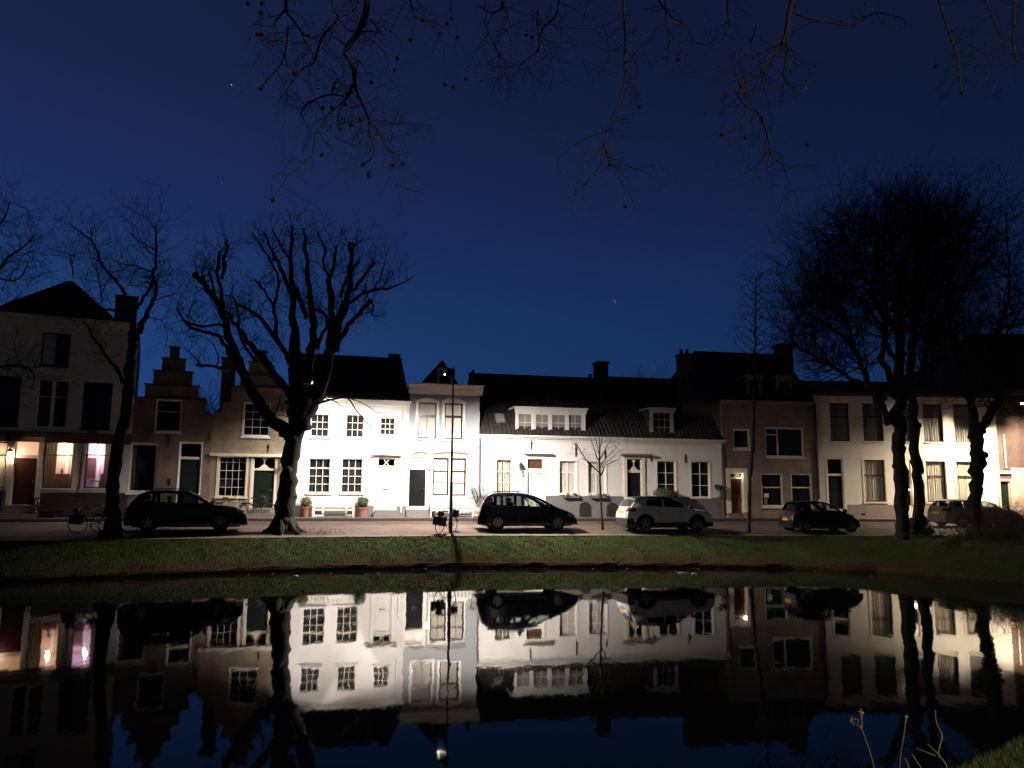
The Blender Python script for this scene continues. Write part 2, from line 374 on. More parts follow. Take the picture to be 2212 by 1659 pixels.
# ------------------------------------------------------------------ houses
class House:
    def __init__(s, name, i, label, cat='house', depth=8., off=0.):
        s.name=name; a,b=FP[i],FP[i+1]; s.a=Vector((a.x,a.y,0)); d=Vector((b.x-a.x,b.y-a.y,0)); s.W=d.length; s.u=d.normalized()
        s.n=Vector((-s.u.y,s.u.x,0)); s.rz=math.atan2(s.u.y,s.u.x); s.depth=depth
        s.root=empty(name,(s.a.x,s.a.y,ZS),s.rz,label,cat); s.holes=[]; s.rects=[]; s.later=[]
    def uz(s,T,x,y,off=0.):
        d=ray(T(x,y)); o=Vector((0,0,HC)); P=s.a+s.n*off
        t=(P-o).dot(s.n)/d.dot(s.n); p=o+d*t; q=p-s.a
        return q.dot(s.u), p.z-ZS
    def rect(s,T,r,off=0.):
        x0,y0,x1,y1=r; xm=(x0+x1)/2; ym=(y0+y1)/2
        u0=s.uz(T,x0,ym,off)[0]; u1=s.uz(T,x1,ym,off)[0]; z1=s.uz(T,xm,y0,off)[1]; z0=s.uz(T,xm,y1,off)[1]
        return u0,z0,u1,z1
    def world(s,u,y,z): return s.a+s.u*u+s.n*y+Vector((0,0,z+ZS))
    def wall(s, m, rects, thick=.22, name='wall', sides=True, m2=None):
        us=sorted(set([r[0] for r in rects]+[r[2] for r in rects]+[h[0] for h in s.holes]+[h[2] for h in s.holes]))
        zs=sorted(set([r[1] for r in rects]+[r[3] for r in rects]+[h[1] for h in s.holes]+[h[3] for h in s.holes]))
        def inside(u,z): return any(r[0]<u<r[2] and r[1]<z<r[3] for r in rects) and not any(h[0]<u<h[2] and h[1]<z<h[3] for h in s.holes)
        K={}
        for i in range(len(us)-1):
            for j in range(len(zs)-1): K[i,j]=inside((us[i]+us[i+1])/2,(zs[j]+zs[j+1])/2)
        mb=MB()
        for (i,j),k in K.items():
            if not k: continue
            a,b,c,d=us[i],us[i+1],zs[j],zs[j+1]
            mb.face([(a,0,c),(b,0,c),(b,0,d),(a,0,d)]); mb.face([(a,thick,c),(a,thick,d),(b,thick,d),(b,thick,c)])
            if not K.get((i-1,j)): mb.face([(a,0,c),(a,0,d),(a,thick,d),(a,thick,c)])
            if not K.get((i+1,j)): mb.face([(b,0,c),(b,thick,c),(b,thick,d),(b,0,d)])
            if not K.get((i,j-1)): mb.face([(a,0,c),(a,thick,c),(b,thick,c),(b,0,c)])
            if not K.get((i,j+1)): mb.face([(a,0,d),(b,0,d),(b,thick,d),(a,thick,d)])
        return mb.build(name,m,s.root)
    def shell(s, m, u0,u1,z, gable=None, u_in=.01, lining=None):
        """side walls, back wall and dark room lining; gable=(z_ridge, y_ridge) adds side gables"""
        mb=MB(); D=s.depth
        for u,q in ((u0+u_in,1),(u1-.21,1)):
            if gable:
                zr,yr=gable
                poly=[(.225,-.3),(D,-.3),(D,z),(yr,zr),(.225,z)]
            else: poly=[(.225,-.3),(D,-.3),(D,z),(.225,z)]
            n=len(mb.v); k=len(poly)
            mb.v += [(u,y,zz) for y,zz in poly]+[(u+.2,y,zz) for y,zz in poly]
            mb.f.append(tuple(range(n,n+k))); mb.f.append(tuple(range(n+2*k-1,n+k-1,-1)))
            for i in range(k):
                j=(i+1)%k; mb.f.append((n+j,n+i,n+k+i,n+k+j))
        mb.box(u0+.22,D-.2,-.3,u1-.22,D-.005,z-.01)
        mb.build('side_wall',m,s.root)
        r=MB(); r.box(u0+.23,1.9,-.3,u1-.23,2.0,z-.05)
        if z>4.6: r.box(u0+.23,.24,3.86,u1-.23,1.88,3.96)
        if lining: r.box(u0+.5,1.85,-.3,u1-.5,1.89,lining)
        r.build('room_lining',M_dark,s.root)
    def bars(s, mb, r, cols, rows, fw, bw, y0, y1):
        u0,z0,u1,z1=r
        mb.box(u0,y0,z0,u0+fw,y1,z1); mb.box(u1-fw,y0,z0,u1,y1,z1)
        mb.box(u0+fw,y0,z0,u1-fw,y1,z0+fw); mb.box(u0+fw,y0,z1-fw,u1-fw,y1,z1)
        cf=[i/cols for i in range(1,cols)] if isinstance(cols,int) else cols
        rf=[i/rows for i in range(1,rows)] if isinstance(rows,int) else rows
        yb0=y0+.012; yb1=y1-.012
        iu0,iu1,iz0,iz1=u0+fw,u1-fw,z0+fw,z1-fw
        for f in rf:
            w=bw
            if isinstance(f,tuple): f,w=f
            z=iz1-(iz1-iz0)*f; mb.box(iu0,yb0,z-w/2,iu1,yb1,z+w/2)
        for f in cf:
            w=bw; lo,hi=0,1
            if isinstance(f,tuple):
                if len(f)==2: f,w=f
                else: f,w,lo,hi=f
            u=iu0+(iu1-iu0)*f; mb.box(u-w/2,yb0+.004,iz1-(iz1-iz0)*hi,u+w/2,yb1-.004,iz1-(iz1-iz0)*lo)
    def win(s,T,r,cols=2,rows=2,fw=.07,bw=.028,m=None,surr=0.,sm=None,curtain=None,sill=True,label=None,cur=None,sw=.03,hole=True,rc=.09,name='window',curt_span=None,flow=False,off=0.):
        m=m or M_wpaint; r=s.rect(T,r,off) if T else r
        u0,z0,u1,z1=r
        if hole: s.holes.append(r)
        mb=MB(); s.bars(mb,(u0+.002,z0+.002,u1-.002,z1-.002),cols,rows,fw,bw,rc+off,rc+.07+off)
        w=mb.build(name,m,s.root)
        if label: w['label']=label
        if surr:
            q=MB(); sy=-sw
            q.box(u0-surr,sy,z0-.0,u0+.004,.0015,z1+surr); q.box(u1-.004,sy,z0-.0,u1+surr,.0015,z1+surr); q.box(u0+.004,sy,z1-.004,u1-.004,.0015,z1+surr)
            q.build('window_surround',sm or m,w)
        if sill:
            q=MB(); q.box(u0-surr-.03,-.09+off,z0-.09,u1+surr+.03,rc+off,z0-.001); q.build('sill',sm or m,w)
        p=MB(); p.box(u0+fw*.8,rc+.03+off,z0+fw*.8,u1-fw*.8,rc+.036+off,z1-fw*.8); p.build('pane',M_glass,w)
        if curtain:
            a,b=u0+.01,u1-.01; spans=[(a,b)]
            if curt_span: spans=[(a+(b-a)*f0,a+(b-a)*f1) for f0,f1 in curt_span]
            for a,b in spans:
                c=MB(); n=max(4,int((b-a)/.03)); zt=z1-.02; zb=z0+.03
                if curtain in (M_blind,):
                    c.face([(a,rc+.06+off,zb),(b,rc+.06+off,zb),(b,rc+.06+off,zt),(a,rc+.06+off,zt)])
                else:
                    base=0
                    for i in range(n+1):
                        u=a+(b-a)*i/n; y=rc+.12+.024*math.sin(u*42)+.012*math.sin(u*97+1)+off
                        c.v += [(u,y,zb),(u,y,zt)]
                    for i in range(n): c.f.append((2*i,2*i+2,2*i+3,2*i+1))
                c.build('curtain',curtain,w)
        return w,r
    def door(s,T,leaf,transom=None,m=None,fm=None,surr=.1,panels=((.12,.52,.88,.92),(.12,.08,.88,.45)),orn=None,glass=None,sw=.05,slot=True,handle=.9,fan_mat=None,hood=None,hoodm=None,label=None,tcols=1):
        m=m or M_dpaint; fm=fm or M_wpaint
        L=s.rect(T,leaf); u0,z0,u1,z1=L; z0=max(z0,-.05)
        top=z1
        if transom:
            tr=s.rect(T,transom); top=tr[3]
        f=.07; s.holes.append((u0-f,z0,u1+f,top+f))
        fr=MB(); fr.box(u0-f+.002,.05,z0,u0,.16,top+f-.002); fr.box(u1,.05,z0,u1+f-.002,.16,top+f-.002); fr.box(u0,.05,top,u1,.16,top+f-.002)
        if transom: fr.box(u0,.05,z1,u1,.16,tr[1])
        if surr:
            fr.box(u0-f-surr,-sw,z0,u0-f+.02,.048,top+f+surr); fr.box(u1+f-.02,-sw,z0,u1+f+surr,.048,top+f+surr); fr.box(u0-f+.02,-sw,top+f-.02,u1+f-.02,.048,top+f+surr)
        F=fr.build('door_frame',fm,s.root)
        d=MB(); w=u1-u0; h=z1-z0
        d.box(u0+.003,.11,z0+.003,u1-.003,.15,z1-.003)
        for a,b,c,e in panels:
            if glass and (a,b,c,e)==panels[0]: continue
            d.box(u0+w*a,.095,z0+h*b,u0+w*c,.112,z0+h*e)
        D=d.build('door',m,s.root)
        if label: D['label']=label
        if glass:
            a,b,c,e=panels[0]; g=MB(); g.box(u0+w*a,.10,z0+h*b,u0+w*c,.112,z0+h*e); g.build('pane',glass,D)
        if handle:
            k=MB(); k.sphere((u0+w*handle,.06,z0+h*.48),.035,8,5); k.box(u0+w*handle-.01,.06,z0+h*.475,u0+w*handle+.01,.11,z0+h*.485); k.build('handle',M_chrome,D)
        if slot:
            k=MB(); k.box(u0+w*.32,.085,z0+h*.43,u0+w*.68,.1125,z0+h*.46); k.build('letter_slot',M_iron if m in (M_wpaint,M_cpaint) else M_chrome,D)
        if transom:
            t=MB(); t.box(u0+.002,.10,tr[1]+.002,u1-.002,.106,top-.002)
            tw=t.build('transom_light',fan_mat or M_glass,s.root)
            if orn:
                o=MB(); um=(u0+u1)/2; zt=tr[1]; hh=top-zt; y0,y1=.075,.095
                if orn=='x':
                    for sgn in (1,-1): o.obox((um,.085,zt+hh/2),(hh*.42*sgn,0,hh*.46),(0,.01,0),Vector((-.46,0,.42*sgn)).normalized()*.018)
                if orn=='vase':
                    prof=[(.10,0),(.36,.0),(.40,.07),(.28,.13),(.20,.20),(.22,.27),(.09,.32),(.05,.42),(.045,.70),(.10,.78),(.20,.84),(.22,.93),(.10,.98),(0.01,.99)]
                    ww=w*.72
                    poly=[(um+a*ww,zt+b*hh) for a,b in prof]+[(um-a*ww,zt+b*hh) for a,b in reversed(prof)]
                    o.prism(poly,y0,y1)
                o.build('transom_ornament',fm,tw)
        if hood:
            hu0,hz0,hu1,hz1=s.rect(T,hood); q=MB(); q.box(hu0,-.32,hz1-.09,hu1,.0,hz1); q.box(hu0+.05,-.22,hz0-.02,hu1-.05,0,hz1-.092); q.build('door_hood',hoodm or fm,s.root)
        return L
    def cornice(s,m,u0,u1,z,h=.32,d=.35,name='cornice'):
        q=MB(); q.box(u0,-d,z-.09,u1,.2,z); q.box(u0+.03,-d*.6,z-h*.6,u1-.03,-.001,z-.092); q.box(u0+.03,-.05,z-h,u1-.03,-.001,z-h*.6-.002)
        return q.build(name,m,s.root)
    def tile_slope(s,mb,u0,u1,y0,z0,y1,z1,holes=()):
        tw=.24; n=int((u1-u0)/tw*5); L=math.hypot(y1-y0,z1-z0); rows=max(2,int(L/.33)); ny=-(z1-z0)/L; nzv=(y1-y0)/L
        for rr in range(rows):
            base=len(mb.v)
            for e,(f,lift) in enumerate(((rr/rows,.045),((rr+1)/rows,.0))):
                for i in range(n+1):
                    u=u0+(u1-u0)*i/n; ph=(u-u0)/tw*2*math.pi
                    h=lift+.03*math.sin(ph)+.012*math.sin(2*ph+.8)
                    mb.v.append((u,y0+(y1-y0)*f+ny*h,z0+(z1-z0)*f+nzv*h))
            for i in range(n): mb.f.append((base+i,base+i+1,base+n+2+i,base+n+1+i))
            if rr<rows-1:     # riser to the next course
                b2=base+n+1; b3=base+2*(n+1)
                for i in range(n): mb.f.append((b2+i,b2+i+1,b3+i+1,b3+i))
    def roof(s,m,u0,u1,ze,zr,yr,y0=-.12,name='roof',over=.0,yend=None):
        yend=yend or s.depth
        mb=MB(); s.tile_slope(mb,u0-over,u1+over,y0,ze,yr,zr); s.tile_slope(mb,u0-over,u1+over,yend,ze,yr,zr)
        mb.tube([(u0-over,yr,zr+.05),(u1+over,yr,zr+.05)],.11,8)
        r=mb.build(name,m,s.root)
        return r
    def hip(s,m,u0,u1,y0,y1,z0,ur0,ur1,yr,zr,name='roof'):
        mb=MB(); A=(u0,y0,z0);B=(u1,y0,z0);C=(u1,y1,z0);D=(u0,y1,z0);E=(ur0,yr,zr);F=(ur1,yr,zr)
        mb.face([A,B,F,E]); mb.face([B,C,F]); mb.face([C,D,E,F]); mb.face([D,A,E])
        # tile courses as small raised battens on the front and side planes
        for k in range(1,14):
            f=k/14.
            def L(P,Q): return Vector(P).lerp(Vector(Q),f)
            mb.tube([L(A,E)+Vector((0,-.01,.01)),L(B,F)+Vector((0,-.01,.01))],.03,4); mb.tube([L(B,F),L(C,F)],.03,4); mb.tube([L(A,E),L(D,E)],.03,4)
        return mb.build(name,m,s.root)
    def chimney(s,u0,u1,y0,y1,z0,z1,m=None,parent=None,pots=0,cap=.08):
        q=MB(); q.box(u0,y0,z0,u1,y1,z1-.16); q.box(u0-cap*.5,y0-cap*.5,z1-.16,u1+cap*.5,y1+cap*.5,z1-.08); q.box(u0-cap,y0-cap,z1-.08,u1+cap,y1+cap,z1)
        for k in range(pots): q.lathe([(.001,z1),(.10,z1),(.12,z1+.02),(.09,z1+.3),(.11,z1+.33),(.07,z1+.34)],(u0+(u1-u0)*(k+.5)/pots,(y0+y1)/2,0),10)
        c=q.build('chimney',m or M_dbrick,parent or s.root); return c
    def plinth(s,m,segs,z,d=.035):
        q=MB()
        for a,b in segs: q.box(a,-d,-.3,b,-.0015,z)
        return q.build('plinth',m,s.root)
    def anchor(s,T,x,y0,y1):
        u0,z0,_,z1=s.rect(T,(x,y0,x+1,y1)); q=MB(); q.box(u0-.02,-.06,z0,u0+.02,-.001,z1); q.box(u0-.07,-.05,(z0+z1)/2+.03,u0+.07,-.01,(z0+z1)/2+.08); q.build('wall_anchor',M_iron,s.root)
    def pipe(s,T,x,y0,y1,r=.045,m=None,name='downpipe'):
        u=s.uz(T,x,(y0+y1)/2)[0]; z1=s.uz(T,x,y0)[1]; z0=s.uz(T,x,y1)[1]; q=MB(); q.tube([(u,-.1,z0),(u,-.1,z1)],r,8)
        for k in range(3):
            z=z0+(z1-z0)*(k+.5)/3; q.box(u-.06,-.1,z,u+.06,-.001,z+.03)
        return q.build(name,m or M_zinc,s.root)
    def steps(s,T,r1,n=2,m=None,d=.35):
        u0,z0,u1,z1=s.rect(T,r1); z1=max(z1,.1); q=MB()
        for k in range(n): q.box(u0+.12*k if k else u0,-d*(n-k),-.1,u1-.12*k,-.001-0.036*(1 if True else 0),z1*(k+1)/n-.003*k)
        return q.build('doorstep',m or M_stone,s.root)
def span(s,T,x0,x1,y): return s.uz(T,x0,y)[0], s.uz(T,x1,y)[0]
# ---- A: tall white house at the left ---------------------------------------
h=House('tall_plaster_house',0,'tall three-storey weathered plaster house with lit ground floor at the far left',depth=9)
zc=h.uz(Z1,420,298)[1]; W=h.W
h.win(Z1,(235,375,395,560),2,2,m=M_bpaint,fw=.06,surr=.0,curtain=M_blind,curt_span=((0,.48),))
h.win(Z1,(-20,618,112,898),2,[.35],m=M_bpaint); 
h.win(Z1,(210,640,383,908),[(.5,.16)],[.35],m=M_cpaint,fw=.04,bw=.03)
h.win(Z1,(465,655,630,915),1,[.62],m=M_bpaint)
KA=dict(m=M_bwood,fw=.05,surr=.13,sm=M_cpaint,sw=.06,bw=.05)
h.win(Z1,(245,990,412,1252),1,[.28],curtain=M_drape,curt_span=((0,.42),(.96,1)),**KA)
h.win(Z1,(482,990,650,1252),1,[.28],curtain=M_drape,curt_span=((0,.06),(.62,1)),**KA)
h.win(Z1,(-62,990,36,1252),1,[.28],curtain=M_blind,**KA)
M_warm=emit_mat('lit_fanlight',(1,.45,.22),.55)
L=h.door(Z1,(75,1082,200,1345),(85,990,205,1065),m=mat('oxblood_door',(.05,.012,.012),.4),fm=M_cpaint,surr=.16,fan_mat=M_warm,sw=.08)
h.wall(M_old,[(0,-.3,W,zc)])
h.shell(M_old,0,W,zc-.05)
h.cornice(M_old,-.1,W+.12,zc,h=.5,d=.45)
q=MB(); zb=h.uz(Z1,350,955)[1]; q.box(0,-.16,zb-.03,W,-.001,zb+.16); q.box(0,-.08,zb-.35,W,-.001,zb-.032); q.build('shopfront_band',mat('brown_fascia',(.10,.05,.035),.6,var=.2),h.root)
h.plinth(mat('dark_plinth',(.03,.022,.022),.7),[(span(h,Z1,-140,10,1330)),(span(h,Z1,228,720,1330))],h.uz(Z1,400,1278)[1])
h.steps(Z1,(0,1352,215,1400),3,M_stone)
ua,ub=span(h,Z1,90,600,290)
up=h.uz(Z1,400,80,4.0); h.hip(M_roof,ua-1.2,ub+.6,-.3,9,zc-.02,up[0]-.1,up[0]+.1,4.0,up[1])
c0=h.rect(Z1,(650,170,775,330),1.5); h.chimney(c0[0],c0[2],1.2,2.0,zc-.3,c0[3],parent=h.root,cap=.04)
# lit rooms behind the ground floor
M_room=mat('rose_room_wall',(.60,.44,.37),.8,var=.15,scale=2); M_room2=mat('violet_room_wall',(.66,.52,.62),.8,var=.15,scale=2)
zA=2.7
def room(h,u0,u1,z0,z1,y1,m,furn=True,seed=1):
    q=MB(); y0=.36
    q.face([(u0,y1,z0),(u1,y1,z0),(u1,y1,z1),(u0,y1,z1)]); q.face([(u0,y0,z0),(u0,y1,z0),(u0,y1,z1),(u0,y0,z1)]); q.face([(u1,y0,z0),(u1,y1,z0),(u1,y1,z1),(u1,y0,z1)])
    q.face([(u0,y0,z1),(u1,y0,z1),(u1,y1,z1),(u0,y1,z1)]); q.face([(u0,y0,z0),(u1,y0,z0),(u1,y1,z0),(u0,y1,z0)])
    R_=q.build('lit_room',m,h.root)
    if furn:
        f=MB(); rnd=random.Random(seed)
        um=(u0+u1)/2
        f.box(um-.1,y1-.5,z0,um+.5,y1-.1,z0+1.1); f.box(um-.75,y1-.25,z0+.9,um-.35,y1-.05,z0+1.9); f.tube([(um-.1,.9,z0),(um-.1,.9,z0+.75)],.03); f.box(um-.5,.7,z0+.72,um+.3,1.1,z0+.76)
        f.lathe([(.001,0),(.05,.02),(.07,.12),(.03,.2),(.04,.26),(.001,.26)],(um+.15,y1-.3,z0+1.1),8); f.box(um+.62,y1-.12,z0+.2,um+.8,y1-.02,z1-.1)
        f.build('furniture',mat('dark_furniture',(.09,.04,.03),.5),R_)
        g=MB(); g.box(um-.32,y1-.06,z0,um-.2,y1-.005,z1-.5); g.box(um+.26,y1-.06,z0,um+.38,y1-.005,z1-.5); g.box(um-.19,y1-.06,z1-.62,um+.25,y1-.005,z1-.5); g.build('door_case',M_wpaint,R_)
    return R_
r1=h.rect(Z1,(245,990,412,1252)); r2=h.rect(Z1,(482,990,650,1252)); r0=h.rect(Z1,(-62,990,36,1252))
room(h,r1[0]-.3,r1[2]+.12,r1[1]-.4,r1[3]+.1,1.75,M_room); room(h,r2[0]-.12,r2[2]+.3,r2[1]-.4,r2[3]+.1,1.75,M_room2,seed=3)
def plight(name,loc,W_,col,parent=None,r=.08):
    d=bpy.data.lights.new(name,'POINT'); d.energy=W_; d.color=col; d.shadow_soft_size=r; o=bpy.data.objects.new(name,d); COL.objects.link(o); o.location=loc
    if parent: o.parent=parent
    return o
def bulb(h,u,y,z,W_,col,m):
    q=MB(); q.sphere((0,0,0),.07,10,6); q.tube([(0,0,.06),(0,0,.4)],.008,4); o=q.build('ceiling_bulb',m,h.root); o.location=(u,y,z)
    plight('room_light',(u,y,z-.16),W_,col,h.root)
EM_w=emit_mat('warm_bulb',(1,.7,.45),6); EM_v=emit_mat('violet_bulb',(1,.6,.9),6)
bulb(h,r1[2]-.5,1.05,r1[3]-.25,80,(1,.76,.62),EM_w); bulb(h,r2[0]+.55,1.05,r2[3]-.3,75,(1,.76,.86),EM_v)
bulb(h,(r0[0]+r0[2])/2,1.0,r0[3]-.3,60,(1,.6,.38),EM_w)
hA=h
# ---- B: stepped gable brick house ------------------------------------------
h=House('stepped_gable_house',1,'narrow old brick house with a crow-stepped gable and a chimney-like pinnacle'); W=h.W
Kt=dict(m=M_wpaint,surr=.0,sill=True,sm=M_wpaint)
h.win(Z2,(335,548,520,774),1,[.36],fw=.09,curtain=None,**Kt)
h.win(Z2,(148,846,352,1196),1,1,fw=.13,**Kt)
h.door(Z2,(500,962,636,1300),(508,856,640,945),surr=.03,sw=.02)
uc=h.uz(Z2,458,400)[0]
def U(x,y): return h.uz(Z2,x,y)[0]
def Zz(y,x=458): return h.uz(Z2,x,y)[1]
w1=U(545,300)-uc; w2=U(592,400)-uc; w3=U(635,500)-uc; w4=U(688,560)-uc
R0=[(0,-.3,W,Zz(640)),(uc-w4,-.3,uc+w4,Zz(548)),(uc-w3,-.3,uc+w3,Zz(455)),(uc-w2,-.3,uc+w2,Zz(358)),(uc-w1,-.3,uc+w1,Zz(270)),(uc-.17*1.3,-.3,uc+.17*1.3,Zz(190))]
h.wall(M_tan2,R0,thick=.3)
h.shell(M_tan2,0,W,Zz(660),lining=Zz(500))
q=MB()
for hw,y in ((w4,548),(w3,455),(w2,358),(w1,270),(.23,190)):
    z=Zz(y); q.box(uc-hw-.05,-.05,z+.002,uc+hw+.05,.35,z+.07)
q.build('coping',M_dbrick,h.root)
mb=MB(); zr=Zz(330); n=.32
h_r=MB()
for sgn in (-1,1):     # gable roof running back from the street
    h_r.face([(uc,.31,zr),(uc,8,zr),(uc+sgn*(W/2+.1),8,Zz(665)),(uc+sgn*(W/2+.1),.31,Zz(665))])
h_r.build('roof',M_roof,h.root)
for x,y0,y1 in ((430,780,880),(708,772,830)): h.anchor(Z2,x,y0,y1)
q=MB(); r=h.rect(Z2,(422,1098,442,1146)); q.box(r[0],-.03,r[1],r[2],-.001,r[3]); q.build('air_grille',M_iron,h.root)
# ---- C: tan brick house ------------------------------------------------------
h=House('tan_brick_house',2,'tan brick house with stepped gable behind the big pollarded tree'); W=h.W
h.win(Z2,(940,570,1132,806),3,4,fw=.09,bw=.02,**Kt)
h.win(Z2,(772,945,962,1222),4,[.12,(.34,.03),.56,.78],fw=.05,bw=.018,surr=.1,m=M_cpaint,sill=True)
h.door(Z2,(1012,1040,1150,1300),(1015,952,1156,1026),surr=.09,orn='vase',fm=M_cpaint,sw=.03)
uc=U(1050,500); 
def Zz(y,x=1050): return h.uz(Z2,x,y)[1]
ws=[U(1095,250)-uc,U(1135,300)-uc,U(1185,400)-uc,U(1235,480)-uc]
R0=[(0,-.3,W,Zz(640)),(uc-(U(1290,560)-uc),-.3,W,Zz(575)),(uc-ws[3],-.3,uc+ws[3],Zz(468)),(uc-ws[2],-.3,uc+ws[2],Zz(385)),(uc-ws[1],-.3,uc+ws[1],Zz(295)),(uc-.28,-.3,uc+.28,Zz(218))]
h.wall(M_tan,R0,thick=.3); h.shell(M_tan,0,W,Zz(655),lining=Zz(520))
q=MB()
for hw,y in ((ws[3],468),(ws[2],385),(ws[1],295),(.28,218)): z=Zz(y); q.box(uc-hw-.05,-.05,z+.002,uc+hw+.05,.35,z+.07)
q.build('coping',M_dbrick,h.root)
q=MB()
for sgn,e in ((-1,uc+.1),(1,W-uc+.05)): q.face([(uc,.31,Zz(330)),(uc,8,Zz(330)),(uc+sgn*e,8,Zz(660)),(uc+sgn*e,.31,Zz(660))])
q.build('roof',M_roof,h.root)
r=h.rect(Z2,(715,925,1252,945)); q=MB(); q.box(r[0],-.16,r[1],min(r[2],W),-.001,r[3]); q.build('lintel_board',M_cpaint,h.root)
r=h.rect(Z2,(795,262,880,640),.6); h.chimney(r[0],r[2],.35,1.0,r[1]-.6,r[3],cap=.05)
h.anchor(Z2,1118,858,915); h.steps(Z2,(985,1308,1152,1350),2)
h.plinth(M_plinth,[(h.uz(Z2,1290,1320)[0],W)],h.uz(Z2,1300,1290)[1])
# ---- D: white two-storey house --------------------------------------------
h=House('white_cottage_house',3,'white two-storey house with small-paned sash windows and a door with an X fanlight'); W=h.W
KD=dict(m=M_wpaint,fw=.045,bw=.028,curtain=M_net)  # net curtains added here imitate the grey reflections in the old panes
h.win(Z3,(342,524,486,700),3,3,surr=.06,**KD); h.win(Z3,(619,530,758,706),3,3,surr=.06,**KD); h.win(Z3,(884,552,1000,687),3,3,surr=.05,**KD)
h.win(Z3,(326,870,494,1136),3,[(.27,.07),.515,.76],surr=.1,**KD); h.win(Z3,(582,872,744,1136),3,[(.27,.07),.515,.76],surr=.1,**KD)
Ld=h.door(Z3,(865,942,988,1250),(870,877,992,925),m=M_wpaint,surr=.12,orn='x',hood=(822,833,1050,842),sw=.06,label='white panelled door with a letter slot')
zc=h.uz(Z3,770,415)[1]
h.wall(M_white,[(0,-.3,W,zc)]); zr=h.uz(Z3,780,97,4.)[1]
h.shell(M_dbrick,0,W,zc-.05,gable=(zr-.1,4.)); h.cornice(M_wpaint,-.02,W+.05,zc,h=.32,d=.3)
rf=h.roof(M_roofr,0.02,W-.02,zc+.02,zr,4.)
h.chimney(W-.75,W-.15,3.7,4.4,zr-1.5,zr+.35,cap=.03,parent=rf)
s0=h.uz(Z3,215,1280)[0]; dl=Ld[0]-.2; dr=Ld[2]+.2
zp=h.uz(Z3,500,1236)[1]
cw=[h.rect(Z3,(368,1262,428,1322)),h.rect(Z3,(626,1262,672,1308))]
h.plinth(M_plinth,[(0,cw[0][0]-.12),(cw[0][2]+.12,cw[1][0]-.12),(cw[1][2]+.12,dl),(dr,W-.02)],zp)
for c in cw:
    q=MB(); h.bars(q,(c[0]-.1,0.02,c[2]+.1,zp),1,1,.1,.02,-.07,-.003); w_=q.build('cellar_window',M_wpaint,h.root)
    g=MB(); g.box(c[0],-.03,.1,c[2],-.02,zp-.1); g.build('pane',M_dark,w_)
h.pipe(Z3,1060,445,740,r=.03,m=M_wpaint); h.pipe(Z3,1046,1050,1290,r=.03,m=M_wpaint)
h.steps(Z3,(820,1270,1035,1325),2)
# ---- E: grey house ------------------------------------------------------------
h=House('grey_plaster_house',4,'narrow grey plastered house with dark sash windows and a pointed roof with attic window'); W=h.W
KE=dict(m=M_bwood,fw=.08,bw=.055,sm=M_wpaint)
h.win(Z4,(182,434,326,716),[(.5,.045,.38,1)],[(.36,.13)],surr=.13,curtain=M_blind,**KE); h.win(Z4,(387,440,529,720),[(.5,.045,.38,1)],[(.36,.13)],surr=.13,curtain=M_blind,**KE)
e1,_r1=h.win(Z4,(296,864,420,1158),[(.5,.02)],[(.34,.06),(.67,.02)],surr=.09,curtain=M_blind,**KE); e2,_r2=h.win(Z4,(436,866,555,1160),[(.5,.02)],[(.34,.06),(.67,.02)],surr=.06,curtain=M_blind,**KE)
M_amber=emit_mat('amber_fanlight',(1,.42,.16),1.0)
Le=h.door(Z4,(112,955,240,1240),(118,866,242,934),m=M_bpaint,surr=.1,orn='vase',fan_mat=M_amber,sw=.03,panels=((.14,.42,.86,.93),(.14,.06,.86,.34)))
zc=h.uz(Z4,385,297)[1]
h.wall(M_grey,[(0,-.3,W,zc)]); h.shell(M_grey,0,W,zc-.05); h.cornice(M_wpaint,-.12,W+.18,zc,h=.55,d=.38)
for x0,x1,ym,yt in ((148,255,832,818),(290,570,835,820)):
    pts=[]
    for k in range(9):
        f=k/8; a=h.uz(Z4,x0+(x1-x0)*f,ym+(yt-ym)*math.sin(math.pi*f)); pts.append((a[0],-.05,a[1]))
    q=MB(); q.tube(pts,.03,6); q.build('drip_moulding',mat('brown_moulding',(.25,.17,.14),.8),h.root)  # moulding in one plain brown
for x0,x1 in ((165,340),(372,546)):     # segmental heads over the upper windows
    a=h.rect(Z4,(x0,398,x1,425)); n=10; poly=[(a[0],a[1])]+[(a[0]+(a[2]-a[0])*k/n, a[1]+.02+(a[3]-a[1])*math.sin(math.pi*k/n)) for k in range(n+1)]+[(a[2],a[1])]
    q=MB(); q.prism(poly,-.028,-.001); q.build('window_head',M_wpaint,h.root)
ua,ub=span(h,Z4,198,545,286); pk=h.uz(Z4,368,106,1.2)
q=MB(); um=pk[0]; zf=zc-.05
for a in (ua,ub): q.face([(um,1.2,pk[1]),(um,8,pk[1]),(a,8,zf),(a,1.0,zf)])
q.prism([(ua,zf),(ub,zf),(um,pk[1])],1.0,1.25) ; rf=q.build('roof',M_roofr,h.root)
r=h.rect(Z4,(335,176,448,292),.75); q=MB(); h.bars(q,(r[0],zc+.0,r[2],r[3]),1,1,.09,.02,.7,.8); q.box(r[0]-.06,.62,r[3],r[2]+.06,1.0,r[3]+.08); q.build('attic_dormer',M_wpaint,h.root)
q=MB(); q.box(r[0]+.02,.81,zc,r[2]-.02,1.4,r[3]-.01); q.build('dormer_cheek',M_roof,h.root)
q=MB(); q.box(r[0]+.09,.74,zc+.09,r[2]-.09,.745,r[3]-.09); q.build('pane',mat('dim_attic_glass',(.03,.03,.035),.08),h.root)
q=MB(); a=h.rect(Z4,(280,1168,575,1182)); q.box(a[0],-.06,a[1],min(a[2],W),-.001,a[3]); q.build('sill_band',M_wpaint,h.root)
h.plinth(M_plinth,[(dr*0+Le[2]+.2,W)],.18); h.steps(Z4,(85,1268,262,1295),1)
